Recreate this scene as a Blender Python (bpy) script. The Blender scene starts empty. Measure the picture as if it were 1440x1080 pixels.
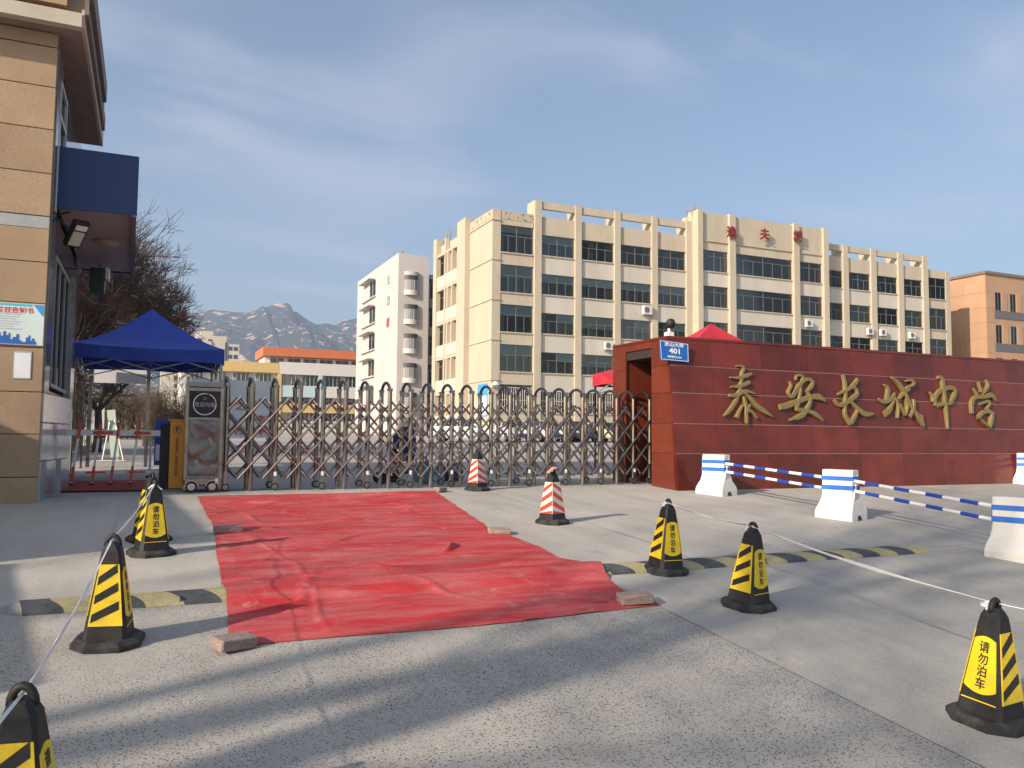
import bpy, bmesh, math, random
from mathutils import Vector, Matrix, noise as mnoise
R = math.radians
rnd = random.Random(7)
SC = bpy.context.scene
COL = SC.collection

# ------------------------------------------------------------------ camera, sky, sun, exposure
TH, PITCH, ROLL, CZ = R(24), math.atan(75 / 1150), .009, .885
cd = bpy.data.cameras.new('camera')
cam = bpy.data.objects.new('camera', cd)
COL.objects.link(cam)
fw = Vector((math.sin(TH) * math.cos(PITCH), math.cos(TH) * math.cos(PITCH), math.sin(PITCH)))
rt = Vector((math.cos(TH), -math.sin(TH), 0))
up = rt.cross(fw)
rr = rt * math.cos(ROLL) + up * math.sin(ROLL)
uu = -rt * math.sin(ROLL) + up * math.cos(ROLL)
M4 = Matrix((rr, uu, -fw)).transposed().to_4x4()
M4.translation = Vector((0, 0, CZ))
cam.matrix_world = M4
cd.sensor_width = 36
cd.sensor_fit = 'HORIZONTAL'
cd.lens = 1150 / 1440 * 36
cd.clip_start = .05
cd.clip_end = 12000
SC.camera = cam

SUN_EL, SUN_AZ = 24.5, 21.5          # light travels towards +X, a little +Y
ld = bpy.data.lights.new('sun', 'SUN')
ld.energy = 5.0
ld.angle = R(.8)
ld.color = (1, .86, .70)
sun = bpy.data.objects.new('sun', ld)
COL.objects.link(sun)
sdir = Vector((math.cos(R(SUN_EL)) * math.cos(R(SUN_AZ)), math.cos(R(SUN_EL)) * math.sin(R(SUN_AZ)), -math.sin(R(SUN_EL))))
sun.rotation_euler = sdir.to_track_quat('-Z', 'Y').to_euler()

world = bpy.data.worlds.new('World')
SC.world = world
world.use_nodes = True
wn, wl = world.node_tree.nodes, world.node_tree.links
wn.clear()
wo = wn.new('ShaderNodeOutputWorld')
bg = wn.new('ShaderNodeBackground')
sky = wn.new('ShaderNodeTexSky')
sky.sky_type = 'NISHITA'
sky.sun_disc = False
sky.sun_elevation = R(SUN_EL)
sky.sun_rotation = R(270 - SUN_AZ)
sky.altitude = 150
sky.air_density = 1.0
sky.dust_density = 2.0
sky.ozone_density = 1.4
bg.inputs[1].default_value = .105
# thin high cloud over the whole dome: stretched noise on the view direction
tc = wn.new('ShaderNodeTexCoord')
sep = wn.new('ShaderNodeSeparateXYZ')
wl.new(tc.outputs['Generated'], sep.inputs[0])
mz = wn.new('ShaderNodeMath'); mz.operation = 'MAXIMUM'; mz.inputs[1].default_value = 0
wl.new(sep.outputs[2], mz.inputs[0])
az_ = wn.new('ShaderNodeMath'); az_.operation = 'ADD'; az_.inputs[1].default_value = .22
wl.new(mz.outputs[0], az_.inputs[0])
dv = wn.new('ShaderNodeVectorMath'); dv.operation = 'DIVIDE'
wl.new(tc.outputs['Generated'], dv.inputs[0])
cmb = wn.new('ShaderNodeCombineXYZ')
for k in range(3): wl.new(az_.outputs[0], cmb.inputs[k])
wl.new(cmb.outputs[0], dv.inputs[1])
mp = wn.new('ShaderNodeMapping')
mp.inputs['Location'].default_value = (8.0, .3, 0)
mp.inputs['Rotation'].default_value = (0, 0, R(12))
mp.inputs['Scale'].default_value = (.75, 1.5, 0)
wl.new(dv.outputs[0], mp.inputs[0])
nz = wn.new('ShaderNodeTexNoise')
nz.inputs['Scale'].default_value = 1.5
nz.inputs['Detail'].default_value = 5
nz.inputs['Roughness'].default_value = .46
nz.inputs['Distortion'].default_value = .7
wl.new(mp.outputs[0], nz.inputs['Vector'])
mr = wn.new('ShaderNodeMapRange'); mr.interpolation_type = 'SMOOTHSTEP'
mr.inputs[1].default_value = .47; mr.inputs[2].default_value = .82
mr.inputs[3].default_value = .02; mr.inputs[4].default_value = .52
wl.new(nz.outputs[0], mr.inputs[0])
mx = wn.new('ShaderNodeMix'); mx.data_type = 'RGBA'
wl.new(mr.outputs[0], mx.inputs[0])
wl.new(sky.outputs[0], mx.inputs[6])
mx.inputs[7].default_value = (5.4, 5.25, 5.7, 1)
wl.new(mx.outputs[2], bg.inputs[0])
wl.new(bg.outputs[0], wo.inputs[0])

SC.view_settings.view_transform = 'Standard'
SC.view_settings.look = 'None'
SC.view_settings.exposure = .72
SC.view_settings.gamma = 1
SC.view_settings.use_curve_mapping = False
SC.render.engine = 'CYCLES'
SC.cycles.use_denoising = True
SC.cycles.max_bounces = 6
SC.cycles.diffuse_bounces = 3
SC.cycles.transparent_max_bounces = 12
SC.cycles.volume_bounces = 0
SC.cycles.sample_clamp_indirect = 6

# ------------------------------------------------------------------ materials
MATS = {}


def mat(name, c, rough=.8, metal=0, var=0, vscale=3, c2=None, fine=0, fscale=60, bump=0, bscale=40, bdist=.01,
        spec=.5, objvar=0, stretch=(1, 1, 1), coat=0, lo=.35, hi=.65):
    """Principled with blotches (c to c2), fine grain, bump and an optional change of tone from piece to piece."""
    if name in MATS: return MATS[name]
    m = bpy.data.materials.new(name)
    m.use_nodes = True
    n, l = m.node_tree.nodes, m.node_tree.links
    b = n['Principled BSDF']
    b.inputs['Roughness'].default_value = rough
    b.inputs['Metallic'].default_value = metal
    b.inputs['Specular IOR Level'].default_value = spec
    if coat: b.inputs['Coat Weight'].default_value = coat; b.inputs['Coat Roughness'].default_value = .12
    c = (*c, 1)
    b.inputs['Base Color'].default_value = c
    tx = n.new('ShaderNodeTexCoord')
    mpn = n.new('ShaderNodeMapping')
    mpn.inputs['Scale'].default_value = stretch
    l.new(tx.outputs['Object'], mpn.inputs[0])
    vec = mpn.outputs[0]
    out = None
    if var or c2:
        t = n.new('ShaderNodeTexNoise')
        t.inputs['Scale'].default_value = vscale
        t.inputs['Detail'].default_value = 6
        t.inputs['Roughness'].default_value = .6
        l.new(vec, t.inputs['Vector'])
        r = n.new('ShaderNodeMapRange')
        r.inputs[1].default_value = lo; r.inputs[2].default_value = hi
        l.new(t.outputs[0], r.inputs[0])
        x = n.new('ShaderNodeMix'); x.data_type = 'RGBA'
        l.new(r.outputs[0], x.inputs[0])
        x.inputs[6].default_value = c
        x.inputs[7].default_value = (*c2, 1) if c2 else (c[0] * (1 - var), c[1] * (1 - var), c[2] * (1 - var), 1)
        out = x.outputs[2]
    if fine:
        t = n.new('ShaderNodeTexNoise')
        t.inputs['Scale'].default_value = fscale
        t.inputs['Detail'].default_value = 3
        l.new(vec, t.inputs['Vector'])
        r = n.new('ShaderNodeMapRange')
        r.inputs[1].default_value = .3; r.inputs[2].default_value = .7
        r.inputs[3].default_value = 1 - fine; r.inputs[4].default_value = 1 + fine
        l.new(t.outputs[0], r.inputs[0])
        x = n.new('ShaderNodeVectorMath'); x.operation = 'SCALE'
        if out: l.new(out, x.inputs[0])
        else: x.inputs[0].default_value = c[:3]
        l.new(r.outputs[0], x.inputs['Scale'])
        out = x.outputs[0]
    if objvar:
        o = n.new('ShaderNodeObjectInfo')
        r = n.new('ShaderNodeMapRange')
        r.inputs[3].default_value = 1 - objvar; r.inputs[4].default_value = 1 + objvar
        l.new(o.outputs['Random'], r.inputs[0])
        x = n.new('ShaderNodeVectorMath'); x.operation = 'SCALE'
        if out: l.new(out, x.inputs[0])
        else: x.inputs[0].default_value = c[:3]
        l.new(r.outputs[0], x.inputs['Scale'])
        out = x.outputs[0]
    if out: l.new(out, b.inputs['Base Color'])
    if bump:
        t = n.new('ShaderNodeTexNoise')
        t.inputs['Scale'].default_value = bscale
        t.inputs['Detail'].default_value = 4
        l.new(vec, t.inputs['Vector'])
        bm_ = n.new('ShaderNodeBump')
        bm_.inputs['Strength'].default_value = bump
        bm_.inputs['Distance'].default_value = bdist
        l.new(t.outputs[0], bm_.inputs['Height'])
        l.new(bm_.outputs[0], b.inputs['Normal'])
    MATS[name] = m
    return m


def glass_mat(name, tint, alpha, rough=.03):
    """Window glass: clear to a degree, with the sky in it."""
    m = bpy.data.materials.new(name)
    m.use_nodes = True
    n, l = m.node_tree.nodes, m.node_tree.links
    n.clear()
    o = n.new('ShaderNodeOutputMaterial')
    tr = n.new('ShaderNodeBsdfTransparent'); tr.inputs[0].default_value = (*tint, 1)
    gl = n.new('ShaderNodeBsdfGlossy'); gl.inputs['Roughness'].default_value = rough
    gl.inputs[0].default_value = (.34, .33, .31, 1)
    fr = n.new('ShaderNodeFresnel'); fr.inputs[0].default_value = 1.5
    ad = n.new('ShaderNodeMath'); ad.operation = 'ADD'; ad.inputs[1].default_value = alpha
    l.new(fr.outputs[0], ad.inputs[0])
    oi = n.new('ShaderNodeObjectInfo'); om = n.new('ShaderNodeMath'); om.operation = 'MULTIPLY_ADD'; om.inputs[1].default_value = .22; om.inputs[2].default_value = alpha
    l.new(oi.outputs['Random'], om.inputs[0]); l.new(om.outputs[0], ad.inputs[1])
    mi = n.new('ShaderNodeMixShader')
    l.new(ad.outputs[0], mi.inputs[0]); l.new(tr.outputs[0], mi.inputs[1]); l.new(gl.outputs[0], mi.inputs[2])
    l.new(mi.outputs[0], o.inputs[0])
    MATS[name] = m
    return m


def concrete_mat(name, base, dark, grit, pit_scale, pit_dark, rough=.85, crack=.82):
    m = bpy.data.materials.new(name)
    m.use_nodes = True
    n, l = m.node_tree.nodes, m.node_tree.links
    b = n['Principled BSDF']; b.inputs['Roughness'].default_value = rough
    b.inputs['Specular IOR Level'].default_value = .3
    tx = n.new('ShaderNodeTexCoord')

    def noise(scale, det, ro=.6, st=(1, 1, 1)):
        mpn = n.new('ShaderNodeMapping'); mpn.inputs['Scale'].default_value = st
        l.new(tx.outputs['Object'], mpn.inputs[0])
        t = n.new('ShaderNodeTexNoise'); t.inputs['Scale'].default_value = scale
        t.inputs['Detail'].default_value = det; t.inputs['Roughness'].default_value = ro
        l.new(mpn.outputs[0], t.inputs['Vector'])
        return t.outputs[0]

    def rng(s, a, b_, c, d):
        r = n.new('ShaderNodeMapRange'); l.new(s, r.inputs[0])
        for k, v in zip((1, 2, 3, 4), (a, b_, c, d)): r.inputs[k].default_value = v
        return r.outputs[0]
    x = n.new('ShaderNodeMix'); x.data_type = 'RGBA'
    l.new(rng(noise(.55, 8, .65), .35, .68, 0, 1), x.inputs[0])
    spot = rng(noise(3.1, 4, .55), .66, .74, 1, .86)
    tyre = rng(noise(1.05, 3, .5, (1.6, .10, 1)), .52, .66, 1.0, .93)
    x.inputs[6].default_value = (*base, 1); x.inputs[7].default_value = (*dark, 1)
    # streaks along the driving line
    st = rng(noise(1.6, 5, .6, (2.2, .35, 1)), .4, .7, 1.03, .9)
    gr = rng(noise(110, 4, .75), .3, .7, 1 - grit, 1 + grit)
    mu = n.new('ShaderNodeMath'); mu.operation = 'MULTIPLY'; l.new(st, mu.inputs[0]); l.new(gr, mu.inputs[1])
    # pits where the skin has worn off, in patches
    vo = n.new('ShaderNodeTexVoronoi'); vo.inputs['Scale'].default_value = pit_scale
    vo.inputs['Randomness'].default_value = 1
    l.new(tx.outputs['Object'], vo.inputs['Vector'])
    pit = rng(vo.outputs['Distance'], .20, .38, 1, 0)
    pat = rng(noise(.9, 4), .30, .52, .3, 1)
    pm = n.new('ShaderNodeMath'); pm.operation = 'MULTIPLY'; l.new(pit, pm.inputs[0]); l.new(pat, pm.inputs[1])
    sel = rng(noise(45, 2, .5), .36, .46, 0, 1)
    pm2 = n.new('ShaderNodeMath'); pm2.operation = 'MULTIPLY'; l.new(pm.outputs[0], pm2.inputs[0]); l.new(sel, pm2.inputs[1])
    inv = rng(pm2.outputs[0], 0, 1, 1, 1 - pit_dark)
    # fine cracks
    wv = n.new('ShaderNodeTexVoronoi'); wv.feature = 'DISTANCE_TO_EDGE'; wv.inputs['Scale'].default_value = .33
    nv = n.new('ShaderNodeTexNoise'); nv.inputs['Scale'].default_value = 1.7; nv.inputs['Detail'].default_value = 6
    l.new(tx.outputs['Object'], nv.inputs['Vector'])
    vm = n.new('ShaderNodeMixRGB'); vm.blend_type = 'ADD'; vm.inputs[0].default_value = .9
    l.new(tx.outputs['Object'], vm.inputs[1]); l.new(nv.outputs['Color'], vm.inputs[2])
    l.new(vm.outputs[0], wv.inputs['Vector'])
    ck = rng(wv.outputs['Distance'], .0006, .003, crack, 1)
    ckm = rng(noise(.37, 3), .42, .47, 1, 0)
    cx = n.new('ShaderNodeMath'); cx.operation = 'MAXIMUM'; l.new(ck, cx.inputs[0]); l.new(ckm, cx.inputs[1])
    m2 = n.new('ShaderNodeMath'); m2.operation = 'MULTIPLY'; l.new(mu.outputs[0], m2.inputs[0]); l.new(inv, m2.inputs[1])
    m3 = n.new('ShaderNodeMath'); m3.operation = 'MULTIPLY'; l.new(m2.outputs[0], m3.inputs[0]); l.new(cx.outputs[0], m3.inputs[1])
    for extra in (spot, tyre):
        m4 = n.new('ShaderNodeMath'); m4.operation = 'MULTIPLY'; l.new(m3.outputs[0], m4.inputs[0]); l.new(extra, m4.inputs[1]); m3 = m4
    sc = n.new('ShaderNodeVectorMath'); sc.operation = 'SCALE'
    l.new(x.outputs[2], sc.inputs[0]); l.new(m3.outputs[0], sc.inputs['Scale'])
    l.new(sc.outputs[0], b.inputs['Base Color'])
    bp = n.new('ShaderNodeBump'); bp.inputs['Strength'].default_value = .5; bp.inputs['Distance'].default_value = .006
    l.new(m3.outputs[0], bp.inputs['Height']); l.new(bp.outputs[0], b.inputs['Normal'])
    MATS[name] = m
    return m


concrete_mat('smooth_concrete', (.47, .44, .385), (.39, .365, .32), .12, 60, .3)
concrete_mat('worn_concrete', (.46, .43, .38), (.36, .335, .30), .34, 52, .8, crack=1)
concrete_mat('campus_road', (.42, .39, .36), (.35, .33, .305), .1, 60, .2)
mat('earth', (.16, .13, .095), .95, var=.4, vscale=.1)
mat('granite', (.39, .27, .165), .55, c2=(.33, .225, .135), vscale=1.3, fine=.3, fscale=110, bump=.25, bscale=120, bdist=.004, objvar=.07)
mat('band_stone', (.38, .40, .40), .5, var=.15, vscale=2, fine=.1)
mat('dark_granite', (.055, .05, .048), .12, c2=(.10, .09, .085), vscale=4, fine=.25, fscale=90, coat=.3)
mat('dim_marble', (.22, .20, .185), .15, c2=(.13, .12, .115), vscale=2, coat=.4)
mat('grey_marble', (.42, .41, .42), .12, c2=(.27, .27, .29), vscale=1.5, stretch=(1, 1, 3), fine=.1, coat=.5)
mat('cream_plaster', (.52, .47, .38), .85, var=.15, vscale=2)
mat('soffit', (.30, .225, .175), .9, var=.25, vscale=1.5)
mat('fascia', (.20, .16, .14), .7, var=.2)
mat('navy_panel', (.010, .032, .13), .42, var=.1, vscale=1)
mat('awning_soffit', (.42, .35, .31), .7, var=.15, vscale=1)
mat('red_marble', (.155, .025, .0145), .2, c2=(.095, .0175, .0115), vscale=1.6, fine=.25, fscale=70, objvar=.24, spec=.38)
mat('red_marble_sunlit', (.16, .032, .014), .3, c2=(.12, .025, .012), vscale=1.6, fine=.22, fscale=70, objvar=.12, coat=.15)  # lighter copy of the red stone: sunlight on the end faces put into colour
mat('joint', (.22, .20, .175), .9)
mat('wall_joint', (.32, .20, .18), .5)
mat('slot_shade', (.03, .02, .016), .9)  # near-black: shade inside slots put into the colour
mat('bronze', (.22, .165, .06), .6, metal=.15, c2=(.19, .145, .055), vscale=14, fine=.15, bump=.3, bscale=30)
mat('stainless', (.33, .31, .285), .27, metal=1, c2=(.24, .22, .195), vscale=7)
mat('brown_steel', (.37, .335, .30), .28, metal=1, c2=(.24, .205, .18), vscale=6)
mat('hub_steel', (.30, .30, .29), .35, metal=1)
mat('bright_steel', (.55, .54, .52), .22, metal=1)
mat('relief_steel', (.26, .245, .215), .45, metal=.85, c2=(.16, .15, .13), vscale=4)
mat('black_rubber', (.014, .014, .015), .7, c2=(.06, .056, .05), vscale=9, lo=.42, hi=.75, fine=.3)
mat('black_plastic', (.010, .010, .011), .6, c2=(.035, .033, .030), vscale=7, lo=.45, hi=.8, fine=.3, fscale=40, objvar=.2)
mat('yellow_sheet', (.80, .56, .012), .4, c2=(.58, .41, .06), vscale=11, lo=.48, hi=.78, fine=.1, fscale=120, objvar=.05)
mat('black_sheet', (.012, .011, .012), .45, c2=(.06, .05, .03), vscale=14, lo=.55, hi=.8)
mat('red_sheet', (.62, .055, .03), .4, c2=(.5, .05, .03), vscale=8)
mat('white_sheet', (.66, .63, .57), .45, c2=(.5, .48, .44), vscale=8)
def cloth_mat(name):
    m = bpy.data.materials.new(name); m.use_nodes = True; MATS[name] = m
    n, l = m.node_tree.nodes, m.node_tree.links
    b = n['Principled BSDF']; b.inputs['Roughness'].default_value = .85; b.inputs['Specular IOR Level'].default_value = .25
    tx = n.new('ShaderNodeTexCoord')

    def nz_(scale, det, st, ro=.6):
        k = n.new('ShaderNodeMapping'); k.inputs['Scale'].default_value = st; l.new(tx.outputs['Object'], k.inputs[0])
        t = n.new('ShaderNodeTexNoise'); t.inputs['Scale'].default_value = scale; t.inputs['Detail'].default_value = det; t.inputs['Roughness'].default_value = ro
        l.new(k.outputs[0], t.inputs['Vector']); return t.outputs[0]

    def rg_(x, a, b_, c, d):
        r = n.new('ShaderNodeMapRange'); l.new(x, r.inputs[0])
        for q, v in zip((1, 2, 3, 4), (a, b_, c, d)): r.inputs[q].default_value = v
        return r.outputs[0]

    def mul(a, b_):
        k = n.new('ShaderNodeMath'); k.operation = 'MULTIPLY'; l.new(a, k.inputs[0]); l.new(b_, k.inputs[1]); return k.outputs[0]

    def mix(f, a, b_):
        k = n.new('ShaderNodeMix'); k.data_type = 'RGBA'; l.new(f, k.inputs[0])
        if isinstance(a, tuple): k.inputs[6].default_value = (*a, 1)
        else: l.new(a, k.inputs[6])
        k.inputs[7].default_value = (*b_, 1); return k.outputs[2]
    fade = rg_(nz_(.8, 7, (1, 1.4, 1), .65), .36, .68, 0, 1)
    dust = mul(rg_(nz_(2.3, 8, (.6, 2.6, 1), .72), .42, .70, 0, .9), rg_(nz_(38, 4, (1, 1, 1)), .3, .65, .35, 1))
    prints = mul(rg_(nz_(7.5, 5, (1, .7, 1), .7), .58, .70, 0, .55), rg_(nz_(1.3, 2, (1, 1, 1)), .45, .6, 0, 1))
    c = mix(fade, (.455, .019, .025), (.46, .072, .076))
    c = mix(dust, c, (.48, .20, .185))
    c = mix(prints, c, (.42, .30, .27))
    g_ = rg_(nz_(320, 2, (1, 1, 1)), .3, .7, .86, 1.12)
    v = n.new('ShaderNodeVectorMath'); v.operation = 'SCALE'; l.new(c, v.inputs[0]); l.new(g_, v.inputs['Scale'])
    l.new(v.outputs[0], b.inputs['Base Color'])
    bp = n.new('ShaderNodeBump'); bp.inputs['Strength'].default_value = .5; bp.inputs['Distance'].default_value = .012
    l.new(nz_(16, 6, (.55, 1.6, 1), .6), bp.inputs['Height']); l.new(bp.outputs[0], b.inputs['Normal'])


cloth_mat('red_cloth')
mat('red_mat', (.40, .025, .03), .85, c2=(.32, .05, .05), vscale=2)
mat('paver', (.33, .25, .215), .9, c2=(.24, .185, .16), vscale=9, fine=.3, fscale=90, bump=.6, bscale=60, objvar=.15)
mat('white_paint', (.68, .655, .61), .6, c2=(.60, .575, .53), vscale=5, lo=.5, hi=.8, fine=.05, fscale=60, bump=.15, bscale=60)
mat('blue_paint', (.012, .12, .52), .5, c2=(.02, .15, .5), vscale=9)
mat('pole_white', (.75, .74, .72), .4)
mat('pole_blue', (.012, .06, .38), .4)
mat('rubber_bump', (.055, .06, .068), .8, c2=(.09, .095, .10), vscale=8, fine=.2, bump=.5, bscale=90)
mat('yellow_bump', (.47, .40, .19), .75, c2=(.36, .31, .17), vscale=8, fine=.18, bump=.5, bscale=90)
mat('grey_bump', (.26, .25, .24), .85, fine=.2)
mat('yellow_stucco', (.50, .432, .328), .9, c2=(.44, .375, .275), vscale=1.1, stretch=(1, 1, .22), lo=.42, hi=.8, fine=.05, fscale=9, bump=.1, bscale=20)
mat('pale_panel', (.57, .525, .45), .85, c2=(.49, .445, .375), vscale=.5, stretch=(1, 1, .25))
mat('peeled', (.10, .095, .085), .95, c2=(.47, .41, .29), vscale=2.6, lo=.38, hi=.47)
mat('white_stucco', (.53, .49, .465), .9, c2=(.49, .455, .43), vscale=.3, fine=.03, fscale=8)
mat('window_frame', (.14, .13, .115), .5)
mat('white_frame', (.5, .5, .5), .5)
mat('room_shade', (.035, .035, .032), .9)  # near-black: dimness of unlit rooms put into the colour
mat('blind', (.55, .70, .88), .8, objvar=.25)
mat('curtain', (.20, .23, .18), .9, objvar=.4, var=.4, vscale=2, stretch=(6, 1, .1))
mat('pale_blind', (.62, .63, .62), .8, objvar=.15)
mat('bay_glass', (.36, .36, .355), .35, c2=(.24, .24, .24), vscale=6, stretch=(3, 3, .2))
mat('brown_tile', (.46, .28, .165), .6, c2=(.42, .25, .145), vscale=.6, objvar=.05)
mat('grey_panel', (.12, .12, .12), .6)
mat('orange_band', (.55, .16, .065), .8, var=.1)
mat('ochre_band', (.60, .42, .17), .85)
mat('bluish_band', (.45, .58, .62), .85)
mat('greenish_band', (.48, .56, .46), .85)
mat('white_band', (.62, .59, .55), .85)
mat('ac_white', (.62, .60, .56), .5)
mat('ac_grille', (.13, .13, .13), .6)
mat('red_letter', (.22, .022, .018), .5)
mat('blue_sign', (.012, .11, .40), .35)
mat('white_print', (.80, .80, .80), .5)
mat('red_print', (.62, .06, .05), .5)
mat('pale_red_print', (.55, .12, .13), .6)
mat('grey_print', (.40, .45, .48), .6)
mat('cyan_print', (.05, .52, .68), .4)
mat('pale_cyan_print', (.58, .73, .73), .4, c2=(.66, .74, .68), vscale=2)
mat('deep_blue_print', (.03, .13, .46), .4)
mat('mid_blue_print', (.05, .32, .66), .4)
mat('paper', (.72, .72, .70), .5)
mat('white_metal', (.68, .67, .65), .4)
mat('sheet_white', (.74, .74, .74), .5, var=.06)
mat('grey_metal', (.28, .30, .31), .45, var=.15)
mat('orange_box', (.85, .34, .03), .4, c2=(.75, .29, .03), vscale=6, lo=.5, hi=.8)
mat('blue_tent', (.013, .065, .46), .5, c2=(.012, .05, .37), vscale=2)
mat('red_tent', (.48, .025, .04), .6, c2=(.42, .02, .03), vscale=2)
mat('bark', (.105, .075, .06), .95, c2=(.07, .05, .042), vscale=6)
mat('twig', (.085, .058, .05), .95, objvar=.1)
mat('shrub_twig', (.11, .075, .05), .95)
mat('dry_stalk', (.34, .28, .19), .95)
mat('hedge_leaf', (.16, .17, .025), .8, c2=(.09, .11, .02), vscale=3)
mat('car_white', (.70, .70, .70), .22, coat=.6)
mat('car_cream', (.62, .57, .40), .25, coat=.6)
mat('car_navy', (.018, .028, .06), .2, coat=.6)
mat('car_black', (.012, .012, .014), .2, coat=.6)
mat('car_glass', (.02, .025, .03), .06, spec=.8)
mat('car_lamp', (.5, .5, .48), .15)
mat('plate_blue', (.015, .05, .36), .4)
mat('tape', (.74, .73, .72), .45)
mat('pink_cloth', (.65, .30, .27), .8)
mat('chimney_red', (.42, .10, .075), .8)
mat('chimney_white', (.62, .58, .55), .8)
mat('tower_cream', (.56, .50, .40), .85)
mat('dark_window', (.07, .075, .08), .35)
mat('wire', (.04, .04, .04), .7)
mat('lamp_lens', (.55, .54, .42), .3)
mat('green_box', (.008, .035, .028), .5)
mat('purple_cloth', (.07, .045, .18), .8)
mat('blue_plastic', (.10, .24, .42), .35)
mat('navy_cloth', (.012, .025, .10), .8)
glass_mat('window_glass', (.82, .86, .83), .0)
glass_mat('pale_glass', (.4, .45, .48), .28)

# mountain: scrub, bare rock on the steep and high parts
m = bpy.data.materials.new('mountain_side'); MATS['mountain_side'] = m
m.use_nodes = True
n, l = m.node_tree.nodes, m.node_tree.links
b = n['Principled BSDF']; b.inputs['Roughness'].default_value = .95
tx = n.new('ShaderNodeTexCoord'); geo = n.new('ShaderNodeNewGeometry')
sp_ = n.new('ShaderNodeSeparateXYZ'); l.new(geo.outputs['Position'], sp_.inputs[0])
t1 = n.new('ShaderNodeTexNoise'); t1.inputs['Scale'].default_value = .03; t1.inputs['Detail'].default_value = 9; t1.inputs['Roughness'].default_value = .68
l.new(tx.outputs['Object'], t1.inputs['Vector'])
zr = n.new('ShaderNodeMapRange'); zr.inputs[1].default_value = 372; zr.inputs[2].default_value = 392; zr.inputs[3].default_value = 0; zr.inputs[4].default_value = .10
l.new(sp_.outputs[2], zr.inputs[0])
sm = n.new('ShaderNodeMath'); sm.operation = 'ADD'; l.new(t1.outputs[0], sm.inputs[0]); l.new(zr.outputs[0], sm.inputs[1])
rg = n.new('ShaderNodeMapRange'); rg.inputs[1].default_value = .55; rg.inputs[2].default_value = .60; l.new(sm.outputs[0], rg.inputs[0])
mxx = n.new('ShaderNodeMix'); mxx.data_type = 'RGBA'; l.new(rg.outputs[0], mxx.inputs[0])
mxx.inputs[6].default_value = (.04, .043, .04, 1); mxx.inputs[7].default_value = (.62, .43, .31, 1)
l.new(mxx.outputs[2], b.inputs['Base Color'])


def M(x): return MATS[x]


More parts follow.
